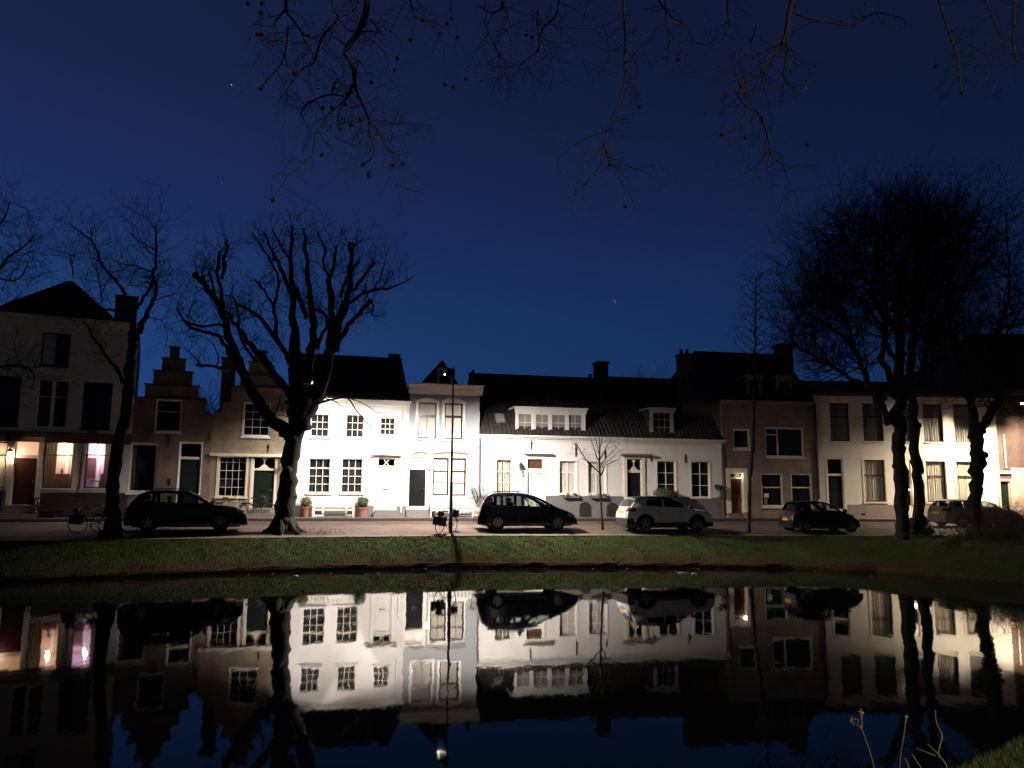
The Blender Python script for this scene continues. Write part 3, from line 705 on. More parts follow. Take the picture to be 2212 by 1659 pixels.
bulb(h,(_r1[0]+_r2[2])/2,1.1,_r1[3]-.35,90,(1,.76,.58),EM_w)
hE=h
# ---- F: low white house with the wide dormer ----------------------------------
h=House('low_white_house',5,'low white house with a wide four-window dormer and wall lantern beside its door'); W=h.W
KF=dict(m=M_wpaint,fw=.05,bw=.03)
h.win(Z5,(232,880,352,1150),[(.5,.06)],[(.33,.06),.66],surr=.06,curtain=M_sheer,curt_span=((.1,.42),(.6,.9)),**KF)
h.win(Z5,(722,890,852,1142),[(.5,.06)],[(.34,.06),.68],surr=.09,curtain=M_blind,**KF)
h.win(Z5,(945,894,1080,1144),[(.5,.06)],[(.34,.06),.68],surr=.09,curtain=M_blind,**KF)
Lf=h.door(Z5,(478,985,590,1262),(470,880,588,948),m=M_wpaint,surr=.1,sw=.05,hood=(442,822,650,838),slot=False,fan_mat=mat('brown_fanlight',(.10,.045,.03),.1))
zc=h.uz(Z5,640,700)[1]; zr=h.uz(Z5,640,247,4.2)[1]
h.wall(M_white,[(0,-.3,W,zc)]); h.shell(M_white,0,W,zc-.05); h.cornice(M_wpaint,.0,W,zc+.04,h=.3,d=.28)
rf=h.roof(M_roof,0.,W,zc+.05,zr,4.2)
slope=(zr-zc-.05)/(4.2+.12)
def dormer(h,T,face,wins,cols,rows,offm,m=M_wpaint,capm=None,cur=None):
    r=h.rect(T,face,offm); u0,z0,u1,z1=r
    q=MB(); fr=offm
    wr=[h.rect(T,w,offm) for w in wins]
    # face with openings
    us=[u0]+sum([[w[0],w[2]] for w in wr],[])+[u1]
    for k in range(0,len(us),2): q.box(us[k],fr,z0,us[k+1],fr+.06,z1)
    for w in wr: q.box(w[0],fr,z0,w[2],fr+.06,w[1]); q.box(w[0],fr,w[3],w[2],fr+.06,z1)
    yb=(z1-zc-.05)/slope+.3
    q.box(u0-.12,fr-.14,z1,u1+.12,yb+.1,z1+.1); q.box(u0-.06,fr-.05,z1-.22,u1+.06,fr-.002,z1-.002)
    d=q.build('dormer',m,h.root)
    for u in (u0,u1-.05): c=MB(); c.box(u,fr+.062,z0-.2,u+.05,yb,z1-.002); c.build('dormer_cheek',M_roof,d)
    for w in wr:
        b=MB(); h.bars(b,w,cols,rows,.05,.03,fr+.02,fr+.055); b.build('window_bars',m,d)
        g=MB(); g.box(w[0]+.04,fr+.035,w[1]+.04,w[2]-.04,fr+.04,w[3]-.04); g.build('pane',M_glass,d)
        if cur:
            g=MB(); g.face([(w[0],fr+.16,w[1]),(w[2],fr+.16,w[1]),(w[2],fr+.16,w[3]),(w[0],fr+.16,w[3])]); g.build('blind',cur,d)
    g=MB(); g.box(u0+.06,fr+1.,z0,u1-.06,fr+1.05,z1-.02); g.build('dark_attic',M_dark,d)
    return d
dormer(h,Z5,(380,486,925,682),[(398,518,510,660),(533,522,642,662),(660,524,772,664),(790,526,900,666)],2,2,.25,cur=mat('grey_blind',(.33,.32,.30),.8))
# skylight on the slope
r=h.rect(Z5,(228,546,270,594),1.2); q=MB(); zz=(r[1]+r[3])/2; yy=(zz-zc-.05)/slope-.12
sv=Vector((0,1,slope)).normalized(); nv=Vector((0,-slope,1)).normalized(); c=Vector(((r[0]+r[2])/2,yy,zz))+nv*.1
q.obox(c,(.27,0,0),sv*.4,nv*.05); o=q.build('skylight',M_plinth,rf); q=MB(); q.obox(c+nv*.055,(.22,0,0),sv*.34,nv*.008); q.build('skylight_glass',mat('skylight_glass',(.25,.26,.27),.1),rf)
r=h.rect(Z5,(1004,122,1086,300),4.2); h.chimney(r[0],r[2],3.8,4.7,zr-.7,r[3],parent=rf)
r=h.rect(Z5,(955,214,970,262),4.2); h.chimney(r[0],r[2],4.1,4.4,zr-.2,r[3],parent=rf,cap=.03)
r=h.rect(Z5,(8,184,44,290),2.5); h.chimney(max(.02,r[0]),r[2],2.2,2.9,zc+1,r[3],parent=rf)
for x,a,b in ((503,722,800),(848,752,855),(1075,805,870)): h.anchor(Z5,x,a,b)
h.pipe(Z5,100,712,1175)
zp=h.uz(Z5,800,1160)[1]; ar=[h.rect(Z5,(875,1206,965,1300)),h.rect(Z5,(1088,1212,1175,1300))]
h.plinth(M_plinth,[(0,Lf[0]-.2),(Lf[2]+.2,W)],zp)
for a in ar:
    n=8; poly=[(a[0],.02),(a[2],.02)]+[(a[2]-(a[2]-a[0])*k/n, a[3]-.18+.18*math.sin(math.pi*k/n)) for k in range(n+1)]
    q=MB(); q.prism(poly,-.06,-.037); q.build('cellar_hatch',mat('arch_black',(.015,.014,.015),.8),h.root)  # plain near-black arch panel on the plinth
# ---- G: white house with single dormer -----------------------------------------
h=House('cream_white_house',6,'low off-white house with one small dormer and a dark door with an ornamental fanlight'); W=h.W
KG=dict(m=M_wpaint,fw=.05,bw=.035)
h.win(Z6,(549,890,693,1152),[(.5,.04)],[(.34,.04),.70],surr=.08,curtain=M_net,sm=M_cpaint,**KG)
h.win(Z6,(816,893,958,1172),[(.5,.04)],[(.34,.04),.68],surr=.08,sm=M_cpaint,curtain=M_net,**KG)
Lg=h.door(Z6,(320,980,424,1270),(316,878,430,958),m=M_bpaint,surr=.16,orn='vase',hood=(262,834,496,852),hoodm=mat('mauve_hood',(.28,.18,.18),.6),sw=.07,fm=M_cpaint,panels=((.14,.5,.86,.94),(.14,.06,.86,.42)))
zc=h.uz(Z6,670,722)[1]; zr=h.uz(Z6,500,262,4.2)[1]
h.wall(M_whiteb,[(0,-.3,W,zc)]); h.shell(M_whiteb,0,W,zc-.05); h.cornice(M_cpaint,0,W+.12,zc+.03,h=.35,d=.28)
rf=h.roof(M_roof,0.,W+.1,zc+.05,zr,4.2); slope=(zr-zc-.05)/(4.2+.12)
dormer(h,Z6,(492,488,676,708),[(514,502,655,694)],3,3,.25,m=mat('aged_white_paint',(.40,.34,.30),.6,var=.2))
for x,a,b in ((500,832,894),(765,836,905)): h.anchor(Z6,x,a,b)
h.pipe(Z6,1052,745,1290,m=M_zinc)
zp=h.uz(Z6,800,1172)[1]; h.plinth(M_plinth,[(0,Lg[0]-.25),(Lg[2]+.25,W)],zp)
# ---- H: brown brick house ---------------------------------------------------------
h=House('brown_brick_house',7,'tall brown brick house with two dormers, a broad picture window and a white-framed door',depth=9); W=h.W
KH=dict(m=M_cpaint,fw=.11,bw=.09,sill=True,curtain=M_net)
h.win(Z7,(208,742,340,900),1,1,**KH)
h.win(Z7,(458,730,760,965),[(.31,.08)],1,**KH)
r=h.rect(Z7,(458,730,760,965)); q=MB(); zt=h.uz(Z7,510,788)[1]; q.box(r[0]+.11,.1,zt-.04,r[0]+.11+(r[2]-r[0]-.22)*.31-.04,.15,zt+.04); q.build('casement_rail',M_cpaint,h.root)
w1,rr=h.win(Z7,(425,1085,598,1350),1,[(.42,.07)],**KH); h.win(Z7,(657,1087,826,1350),1,[(.42,.07)],**KH)
q=MB(); a=h.rect(Z7,(450,1245,488,1275)); q.box(a[0],.075,a[1],a[2],.08,a[3]); q.build('paper_notice',mat('paper',(.7,.66,.6),.8),h.root)
q=MB(); a=h.rect(Z7,(452,1278,478,1330)); q.box(a[0],.075,a[1],a[2],.08,a[3]); q.build('blue_poster',mat('blue_paper',(.08,.14,.25),.7),h.root)
Lh=h.door(Z7,(190,1132,278,1398),(190,1094,282,1118),m=M_rdoor,fm=M_cpaint,surr=.26,sw=.1,glass=mat('amber_glass',(.08,.035,.02),.08),panels=((.14,.55,.86,.93),(.14,.06,.45,.34),(.55,.06,.86,.34)),handle=.9,orn='x')
zc=h.uz(Z7,470,530)[1]; h.wall(M_brown,[(0,-.3,W,zc)])
zr=h.uz(Z7,250,150,4.5)[1]
h.shell(M_dbrick,0,W,zc-.05); h.cornice(mat('worn_gutter',(.35,.29,.25),.7,var=.4,scale=3),0,W,zc+.02,h=.2,d=.22)
uL=h.uz(Z6,840,40,4.5)[0]; uR=h.uz(Z7,590,150,4.5)[0]; uRb=h.uz(Z7,765,400,1)[0]; uLb=h.uz(Z6,700,300,2)[0]
rf=h.hip(M_roof,min(uLb,-1.4),W+.05,-.1,9,zc+.03,uL,uR,4.5,zr)
q=MB(); zz=h.uz(Z6,860,290,1.5)[1]; q.box(min(uLb,-1.4)+.3,1.4,zc-2.2,.0,8.5,zc+.9); q.build('gable_end',M_dbrick,h.root)
slope=(zr-zc)/4.6
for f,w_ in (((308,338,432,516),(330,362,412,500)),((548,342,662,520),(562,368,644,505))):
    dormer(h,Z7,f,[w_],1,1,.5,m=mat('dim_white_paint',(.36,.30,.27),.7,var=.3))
r=h.rect(Z7,(545,92,640,160),4.5); h.chimney(r[0],r[2],4.,4.9,zr-1.2,r[3],parent=rf)
r=h.rect(Z6,(715,62,806,300),3.0); h.chimney(r[0],r[2],2.6,3.4,zc-.5,r[3],parent=h.root,pots=2)
h.pipe(Z7,850,545,1290,r=.07,m=mat('plum_pipe',(.07,.02,.03),.5))
q=MB(); a=h.rect(Z7,(270,1270,300,1420)); q.lathe([(.001,0),(.14,0),(.17,.3),(.15,.3),(.001,.28)],((a[0]+a[2])/2,-.35,-.01),12); b=q.build('door_pot',M_terra,h.root)
h.steps(Z7,(150,1405,330,1428),1)
# ---- I: cream terrace house ---------------------------------------------------------
h=House('cream_plaster_house',8,'wide two-storey cream house with tall sash windows and a dark door behind the right trees',depth=8); W=h.W
KI=dict(m=M_bwood,fw=.055,bw=.06,sm=M_cpaint)
for r in ((135,482,268,746),(362,484,500,747),(582,486,700,748),(780,490,915,752),(990,490,1112,757)):
    h.win(Z8,r,1,[(.34,.05)],surr=.0,curtain=M_sheerg,**KI)
for r in ((372,875,516,1165),(798,884,938,1166),(1010,886,1140,1166)):
    h.win(Z8,r,1,[(.36,.06)],surr=.12,curtain=M_sheer,**KI)
Li=h.door(Z8,(128,985,226,1215),(122,872,222,970),surr=.09,fm=M_cpaint,sw=.03)
Li2=h.door(Z8,(640,960,692,1190),(640,880,692,948),surr=.1,fm=M_cpaint,m=M_dpaint,fan_mat=emit_mat('lit_transom',(1,.75,.4),2.0),label='second dark door between the tree trunks')
zc=h.uz(Z8,650,425)[1]; h.wall(M_cream,[(0,-.3,W,zc)]); zr=h.uz(Z8,300,372,3)[1]
h.shell(M_cream,0,W,zc-.05); h.cornice(mat('brown_gutter',(.06,.03,.025),.6),0,W+.05,zc+.05,h=.18,d=.3)
h.roof(M_roof,0,W,zc+.06,zr+.3,3.5,yend=7.5)
zp=h.uz(Z8,450,1186)[1]; h.plinth(M_plinthp,[(0,Li[0]-.2),(Li[2]+.2,Li2[0]-.2),(Li2[2]+.2,W)],zp)
q=MB(); a=h.rect(Z8,(348,1244,374,1258)); q.box(a[0],-.05,a[1],a[2],-.036,a[3]); q.build('air_grille',M_iron,h.root)
q=MB(); a=h.rect(Z8,(20,560,42,1180)); q.box(.0,-.02,0,.06,-.001,zc-.2); q.build('party_wall_strip',M_iron,h.root)
hI=h
# ---- J: brown house at the far right -------------------------------------------------
h=House('gabled_corner_house',9,'dark brown brick house with pink ground floor at the right edge',depth=12); W=h.W
h.door(Z8,(1318,1028,1378,1225),None,surr=.1,fm=M_pink,slot=False)
zc=h.uz(Z8,1400,430)[1]+.4
h.wall(M_dbrick,[(0,-.3,W,zc)]); h.shell(M_dbrick,0,W,zc-.05)
a=h.rect(Z8,(1395,930,1470,1280)); q=MB(); q.box(a[0],-.05,-.3,W,-.001,a[3]); q.build('pink_ground_floor',M_pink,h.root)
q=MB(); b=h.rect(Z8,(1300,952,1395,972)); q.box(b[0],-.12,b[1],a[0]-.002,-.001,b[3]); q.build('door_lintel',M_pink,h.root)
h.pipe(Z8,1335,700,930,m=M_cream)
pz=h.uz(ID,2094,722,5)
q=MB(); uL=h.uz(ID,2035,838,3)[0]
A=(uL-1.5,.2,zc-.4);B=(W+3,.2,zc-.4);C=(W+3,11,zc-.4);D=(uL-1.5,11,zc-.4);E=(pz[0],5,pz[1]);F=(W+3,5,pz[1]+.3)
for f in ([A,B,F,E],[C,D,E,F],[D,A,E],[B,C,F]): q.face(f)
for k in range(1,16):
    f=k/16.; q.tube([Vector(A).lerp(Vector(E),f),Vector(B).lerp(Vector(F),f)],.035,4); q.tube([Vector(A).lerp(Vector(E),f),Vector(D).lerp(Vector(E),f)],.035,4)
q.build('roof',M_roof,h.root)
hJ=h
# ------------------------------------------------------------------ street lamps
LAMPW=13500
M_lampglow=emit_mat('led_panel',(1,.86,.68),60)
def street_lamp(x,y,hx,hy,hz,label,power,skirt,dirv=(-.2,1),tint=(1,.90,.79),left=1.,back=.25):
    z=roadz(x,y); t=empty('street_lamp',(x,y,z),0,label,'street lamp','lit street lamps along the canal street')
    H=hz-z
    q=MB(); q.tube([(0,0,-.1),(0,0,1.05)],[.085,.08],14); q.tube([(0,0,1.05),(0,0,1.12),(0,0,2.1),(0,0,2.16)],[.08,.068,.066,.05],14); q.build('pole_base',M_iron,t,smooth=True)
    q=MB(); q.tube([(0,0,2.1),(0,0,4.4)],[.052,.048],12); q.tube([(0,0,4.38),(0,0,H-.15)],[.04,.034],12); q.lathe([(.0,0),(.06,.02),(.06,.1),(.04,.12)],(0,0,2.1),12); q.lathe([(.0,0),(.052,.02),(.052,.14),(.036,.16)],(0,0,4.34),12)
    q.build('pole',M_iron,t,smooth=True)
    dx,dy=hx-x,hy-y; L=math.hypot(dx,dy); e=Vector((dx/L,dy/L,0)); sd=Vector((-e.y,e.x,0))
    q=MB(); q.tube([(0,0,H-.2),(0,0,H-.05),tuple(e*.15+Vector((0,0,H+.02))),tuple(e*(L-.3)+Vector((0,0,H+.04)))],[.034,.034,.03,.028],8); q.build('arm',M_iron,t,smooth=True)
    c=e*L+Vector((0,0,H)); ex,wy=.34,.22
    q=MB(); q.obox(c+Vector((0,0,.085)),e*(ex+.01),sd*(wy+.01),Vector((0,0,.02))); q.obox(c+Vector((0,0,.12)),e*.26,sd*.12,Vector((0,0,.015)))
    for sgn,dd in ((1,skirt[0]),(-1,skirt[1])): q.obox(c+e*ex*sgn+Vector((0,0,(.065-dd)/2)),e*.006,sd*(wy+.006),Vector((0,0,(.065+dd)/2)))
    for sgn,dd in ((1,skirt[3] if len(skirt)>3 else skirt[2]),(-1,skirt[2])): q.obox(c+sd*wy*sgn+Vector((0,0,(.065-dd)/2)),e*(ex-.007),sd*.006,Vector((0,0,(.065+dd)/2)))
    q.build('lamp_head',M_iron,t)
    q=MB(); q.obox(c+Vector((0,0,.012)),e*.14,sd*.10,Vector((0,0,.006))); q.build('lamp_lens',M_lampglow,t)
    f=Vector((dirv[0],dirv[1],0)).normalized(); lat=Vector((f.y,-f.x,0))
    for sgn,pw in ((1,power),(-1,power*left)):
        d=bpy.data.lights.new('lamp_light','SPOT'); d.energy=pw; d.color=tint; d.shadow_soft_size=.055; d.spot_size=R(150); d.spot_blend=1.
        o=bpy.data.objects.new('lamp_light',d); COL.objects.link(o); o.parent=t; o.location=c+sd*(-.06*sgn)-Vector((0,0,.05))
        v=lat*sgn*1.0+f*.48-Vector((0,0,.85)); o.rotation_euler=v.to_track_quat('-Z','Y').to_euler()
    d=bpy.data.lights.new('lamp_light','SPOT'); d.energy=power*back; d.color=tint; d.shadow_soft_size=.055; d.spot_size=R(125); d.spot_blend=.5
    o=bpy.data.objects.new('lamp_light',d); COL.objects.link(o); o.parent=t; o.location=c-e*.1-Vector((0,0,.05))
    v=-f*.75-Vector((0,0,1)); o.rotation_euler=v.to_track_quat('-Z','Y').to_euler()
    return t
street_lamp(-2.65,35.6,-2.95,37.0,8.6,'tall black lamp post in front of the grey house, a bicycle against it',LAMPW,(.122,.30,.10,.13),left=.84)
street_lamp(-10.62,38.4,-9.9,39.4,8.5,'street lamp hidden behind the trunk of the big pollarded tree',1800,(.14,.34,.17),back=.12)
street_lamp(29.6,43.9,29.4,45.0,8.45,'street lamp near the right end of the cream house',8200,(.20,.38,.13),(-.03,1),back=.5,tint=(1,.84,.62))
# warm lantern on the grey house and on the tall house, small lamp on the low white house
def wall_lantern(h,T,x,y,label,W_=0,col=(1,.6,.3),sz=.12,off=-.22):
    u,z=h.uz(T,x,y,off); p=h.world(u,off,z); t=empty('wall_lantern',p,h.rz,label,'wall lantern')
    q=MB(); q.lathe([(.001,-sz*1.6),(sz*.5,-sz*1.5),(sz*.52,-sz*1.35)],(0,0,0),6); q.lathe([(sz*1.05,sz*.95),(sz*.6,sz*1.5),(.02,sz*1.9),(.001,sz*2.1)],(0,0,0),6)
    for k in range(6):
        a=k*math.pi/3; q.tube([(sz*.52*math.cos(a),sz*.52*math.sin(a),-sz*1.35),(sz*math.cos(a),sz*math.sin(a),sz*.95)],.008,4)
    q.tube([(0,0,sz*2.),(0,.04,sz*2.4),(0,-off-.02,sz*2.3),(0,-off,sz*1.2)],.012,5)
    q.build('lantern_frame',M_iron,t)
    g=MB(); g.lathe([(sz*.48,-sz*1.34),(sz*.96,sz*.94)],(0,0,0),6); g.build('lantern_glass',M_glass,t)
    b=MB(); b.sphere((0,0,-sz*.3),sz*.38,8,6); b.build('bulb',emit_mat('lantern_bulb_%d'%int(W_),(1,.62,.35),14 if W_>0 else .0) if W_>0 else M_plinth,t)
    if W_>0: plight('lantern_light',(0,0,-sz*.3),W_,col,t,r=.1)
    return t
wall_lantern(hA,Z1,55,1062,'glowing wall lantern left of the oxblood door of the tall house',75,(1,.66,.45),.15,-.3)
wall_lantern(hE,Z4,268,985,'lit wall lantern between the black door and the bright windows of the grey house',45,(1,.66,.38))
HF=House.__new__(House)
def fake(i):
    s=House.__new__(House); a,b=FP[i],FP[i+1]; s.a=Vector((a.x,a.y,0)); d=Vector((b.x-a.x,b.y-a.y,0)); s.W=d.length; s.u=d.normalized(); s.n=Vector((-s.u.y,s.u.x,0)); s.rz=math.atan2(s.u.y,s.u.x); return s
fA,fB,fC,fD,fE,fF,fG,fH,fI=[fake(i) for i in range(9)]
wall_lantern(fF,Z5,424,950,'black unlit carriage lantern left of the white door under the hood',0,sz=.17)
wall_lantern(fC,Z2,1205,1010,'dark unlit lantern right of the ornamental fanlight on the tan brick wall',0,sz=.15)
wall_lantern(fH,Z7,268,1108,'small lit lamp in the white door surround of the brown brick house',6,(1,.85,.65),.05,-.12)
wall_lantern(fI,Z8,570,545,'small bright point of light high on the cream wall left of the broad trunk',3,(1,.9,.75),.05,-.15)  # tiny glowing lantern added to give a bright point of light
wall_lantern(fI,Z8,682,1078,'small glowing lamp seen between the two right hand trunks',10,(1,.85,.6),.10,-.2)
# ------------------------------------------------------------------ trees
def smooth_path(P,n=3):
    out=[]; k=len(P)
    for i in range(k-1):
        p0,p1,p2,p3=P[max(i-1,0)],P[i],P[i+1],P[min(i+2,k-1)]
        for j in range(n):
            t=j/n
            pos=.5*((2*p1[0])+(p2[0]-p0[0])*t+(2*p0[0]-5*p1[0]+4*p2[0]-p3[0])*t*t+(-p0[0]+3*p1[0]-3*p2[0]+p3[0])*t**3)
            out.append((pos,p1[1]+(p2[1]-p1[1])*t))
    out.append(P[-1]); return out
class Tree:
    def __init__(s,name,base,label,cat='tree',group=None,seed=1,mt=None,mc=None):
        s.root=empty(name,base,0,label,cat,group); s.o=Vector(base); s.wood=MB(); s.tw=MB(); s.rnd=random.Random(seed); s.limbs=[]; s.mt=mt or M_bark; s.mc=mc or M_twig
    def limb(s,T,pts,Y0,Y1=None,sc_=1.,jit=.035,sides=7,keep=True,knob=False,knots=.28):
        Y1=Y0 if Y1 is None else Y1; k=len(pts); P=[]
        sx=T(1,0)[0]-T(0,0)[0]
        for i,(x,y,r) in enumerate(pts):
            Y=Y0+(Y1-Y0)*i/(k-1); p=at(*T(x,y),Y)-s.o; P.append((p,r*sx*Y/FPX*sc_))
        Q=smooth_path(P); 
        Q=[(p+Vector((s.rnd.gauss(0,jit),s.rnd.gauss(0,jit),s.rnd.gauss(0,jit)))*min(1,r*12),r*(1+s.rnd.uniform(-.12,.16))) for p,r in Q]
        s.wood.tube([p for p,r in Q],[max(.004,r) for p,r in Q],sides)
        if knob: 
            s.wood.sphere(Q[-1][0],Q[-1][1]*1.35,7,5)
        if knots:
            for p,r in Q[1:-1]:
                if s.rnd.random()<knots and r>.03:
                    v=Vector((s.rnd.gauss(0,1),s.rnd.gauss(0,1),s.rnd.gauss(0,1))).normalized(); s.wood.sphere(p+v*r*.75,r*s.rnd.uniform(.45,.7),6,4)
        if keep: s.limbs.append(Q)
        return Q
    def twig(s,p,d,L,r,lvl,up=.15,nseg=4,nch=2,wob=.28,cf=(.45,.75)):
        rd=s.rnd; pts=[Vector(p)]; d=Vector(d).normalized(); st=L/nseg; D=[d]
        for i in range(nseg):
            d=(d+Vector((rd.gauss(0,wob),rd.gauss(0,wob),rd.gauss(0,wob)+up))).normalized(); pts.append(pts[-1]+d*st); D.append(d)
        s.tw.tube(pts,[r*(1-.65*i/nseg) for i in range(nseg+1)],3 if r<.02 else 5,cap=False)
        if lvl>0:
            for i in range(1,nseg+1):
                for _ in range(nch if i<nseg else nch+1):
                    if rd.random()<.8:
                        side=D[i].orthogonal(); side.rotate(Matrix.Rotation(rd.uniform(0,2*math.pi),3,D[i]))
                        s.twig(pts[i],D[i]*rd.uniform(.5,1)+side*rd.uniform(.4,1.),L*rd.uniform(*cf),r*.55,lvl-1,up,max(2,nseg-1),nch,wob,cf)
    def sprout(s,n,L,r,lvl,frm=.3,up=.2,minr=0,maxr=9,limbs=None,**k):
        rd=s.rnd; c=[(p,rr,Q,i) for Q in (limbs or s.limbs) for i,(p,rr) in enumerate(Q) if i>len(Q)*frm and minr<=rr<=maxr]
        for _ in range(n):
            p,rr,Q,i=rd.choice(c); t=(Q[min(i+1,len(Q)-1)][0]-Q[max(i-1,0)][0]).normalized()
            side=t.orthogonal(); side.rotate(Matrix.Rotation(rd.uniform(0,2*math.pi),3,t))
            s.twig(p,t*rd.uniform(.1,1)+side,L*rd.uniform(.5,1.2),min(r,rr*.6),lvl,up,**k)
    def done(s,tn='trunk',cn='crown'):
        a=s.wood.build(tn,s.mt,s.root,smooth=True); b=None
        if s.tw.v: b=s.tw.build(cn,s.mc,s.root)
        return s.root
# big pollarded tree
Yt=33.8; bp=at(612,1143,Yt); bp.z=1.28
T=Tree('pollarded_tree',bp,'big bare pollarded tree with thick knobbly limbs in front of the tan brick house',group=None,seed=11)
T.limb(ID,[(612,1152,32),(613,1140,26),(615,1115,20.5),(618,1080,18.5),(622,1040,17.5),(626,1000,17),(634,950,18.5),(643,905,22),(650,880,25),(655,850,24)],Yt,keep=False,sides=14,jit=.03)
for a in range(7):     # root flare
    an=a*.9+.3; T.wood.tube([(math.cos(an)*.95,math.sin(an)*.8,-.05),(math.cos(an)*.55,math.sin(an)*.5,.12),(math.cos(an)*.22,math.sin(an)*.2,.65)],[.08,.16,.18],7)
L=T.limb
L(Z9,[(985,1660,52),(930,1600,50),(870,1560,48),(770,1450,42),(690,1330,38),(620,1180,36),(555,1040,34),(505,900,30),(480,780,26),(440,690,24),(370,590,20),(310,510,17),(262,455,18)],Yt,Yt-2.5,knob=True)
L(Z9,[(350,560,14),(320,500,13),(305,455,13)],Yt-2.2,Yt-2.4)
L(Z9,[(480,730,16),(450,620,14),(430,500,14),(425,400,13),(440,280,9)],Yt-1.6,Yt-1.2)
L(Z9,[(450,480,12),(470,380,14),(485,290,13),(497,195,8)],Yt-1.3,Yt-.8)
L(Z9,[(410,620,10),(385,520,10),(368,440,8)],Yt-1.8,Yt-2.6)
L(Z9,[(520,1040,17),(480,970,15),(430,905,14),(330,868,12),(230,838,12),(175,780,8),(125,690,4)],Yt-.8,Yt-2.8)
L(Z9,[(465,815,10),(400,818,9),(320,826,9),(220,800,8),(165,770,6),(120,700,3)],Yt-1.6,Yt-2.4)
L(Z9,[(520,1150,14),(455,1140,13),(380,1120,11),(285,1103,10)],Yt-.5,Yt-2,knob=True)
L(Z9,[(290,1095,6),(230,1030,4),(180,980,3)],Yt-2,Yt-2.4); L(Z9,[(420,1110,6),(430,1050,5),(390,960,4),(330,900,3)],Yt-1.5,Yt-2)
L(Z9,[(985,1400,40),(960,1330,34),(900,1265,31),(830,1170,29),(765,1080,27),(735,1030,27),(690,985,20),(620,900,17),(560,820,15),(500,745,13),(455,700,10)],Yt,Yt-1.5)
L(Z9,[(700,1080,12),(640,1000,11),(595,920,10),(570,840,9),(575,760,7),(560,670,5)],Yt-.3,Yt+.8)
L(Z9,[(1000,1180,24),(975,1110,20),(930,1040,19),(865,950,18),(800,860,17),(735,765,16),(650,705,12),(565,660,10),(525,605,5)],Yt+.3,Yt+2.2)
L(Z9,[(870,960,14),(852,860,13),(840,770,13),(832,690,13),(850,610,11),(872,520,9),(860,440,8),(825,380,8),(760,270,7),(675,145,4)],Yt+.5,Yt+1.8)
L(Z9,[(832,690,9),(790,610,9),(745,540,8),(697,488,7)],Yt+1,Yt+1.9)
L(Z9,[(1010,1480,62),(1000,1300,52),(990,1150,46),(985,1000,40),(983,850,30),(975,700,24),(965,560,20),(958,430,17),(957,300,14),(962,180,12),(967,95,9)],Yt,Yt-.4,sides=10)
L(Z9,[(955,580,16),(930,500,15),(885,410,14),(850,330,12),(800,240,9),(757,140,7)],Yt-.2,Yt-1.6)
L(Z9,[(945,330,9),(900,270,8),(860,190,7),(820,115,4)],Yt-.3,Yt-1.2)
L(Z9,[(1060,1250,50),(1085,1100,36),(1115,950,32),(1120,820,28),(1112,700,24),(1100,590,20),(1088,480,17),(1075,350,14),(1065,230,13),(1048,110,9)],Yt+.1,Yt+1.2,sides=9)
L(Z9,[(1075,780,18),(1045,690,17),(1015,600,20),(990,545,14)],Yt+.2,Yt-.8)
L(Z9,[(1040,1560,70),(1080,1440,62),(1150,1320,52),(1205,1160,46),(1250,1000,40),(1295,850,36),(1335,720,33),(1375,600,24),(1395,480,19),(1400,350,17),(1392,215,16)],Yt,Yt+.6,sides=10)
L(Z9,[(1400,300,12),(1420,240,11),(1415,215,8)],Yt+.5,Yt+.3); L(Z9,[(1395,440,12),(1425,400,9),(1460,345,7)],Yt+.5,Yt+1)
L(Z9,[(1230,1050,28),(1245,900,24),(1260,760,22),(1250,620,24),(1240,500,20),(1260,400,13),(1285,300,11),(1300,235,7)],Yt+.1,Yt-1.4)
L(Z9,[(1235,460,10),(1200,390,9),(1195,320,8),(1215,270,8),(1180,200,6),(1150,130,3)],Yt-1,Yt-2)
L(Z9,[(1290,1000,26),(1330,900,22),(1385,820,20),(1440,750,17),(1500,680,16),(1545,640,14)],Yt+.2,Yt-1.2); L(Z9,[(1545,640,8),(1560,690,5),(1545,750,4)],Yt-1.2,Yt-1.2)
L(Z9,[(1330,720,16),(1400,650,14),(1480,595,13),(1580,560,12),(1690,545,8),(1790,500,5),(1850,465,3)],Yt+.4,Yt+1.6)
L(Z9,[(1415,570,14),(1465,500,13),(1515,430,12),(1565,365,10)],Yt+.5,Yt+1.4,knob=True)
L(Z9,[(1320,620,13),(1350,530,12),(1375,450,10),(1440,370,8)],Yt+.3,Yt-.5)
L(Z9,[(1150,980,16),(1190,880,15),(1235,780,13),(1180,720,10),(1130,700,6)],Yt+.5,Yt+1.6)
L(Z9,[(1560,560,7),(1610,480,5),(1640,380,4),(1665,280,2)],Yt+1,Yt+.2)
T.sprout(240,.95,.018,2,frm=.45,up=.22,nch=1)
T.sprout(110,1.2,.018,2,frm=.2,up=.1,minr=.05,nch=1)
# drooping twigs over the white house
dr=[]
for pts in ([(1130,1400,12),(1250,1360,7),(1370,1350,6),(1420,1420,5),(1480,1490,4),(1540,1560,3),(1640,1640,1.6)],[(1370,1350,4),(1440,1370,3),(1520,1410,3),(1590,1455,2),(1680,1460,1.3)],[(1200,1350,5),(1290,1380,3),(1330,1420,2),(1380,1440,1.2)],
            [(830,1500,8),(850,1450,5),(875,1380,4),(880,1330,2)],[(830,1490,4),(900,1480,3),(965,1505,2)]):
    dr.append(L(Z9,pts,Yt-.3,Yt-1.5,keep=False))
T.sprout(26,.35,.006,1,frm=.4,up=-.15,limbs=dr,nch=1)
T.done('trunk','twigs')
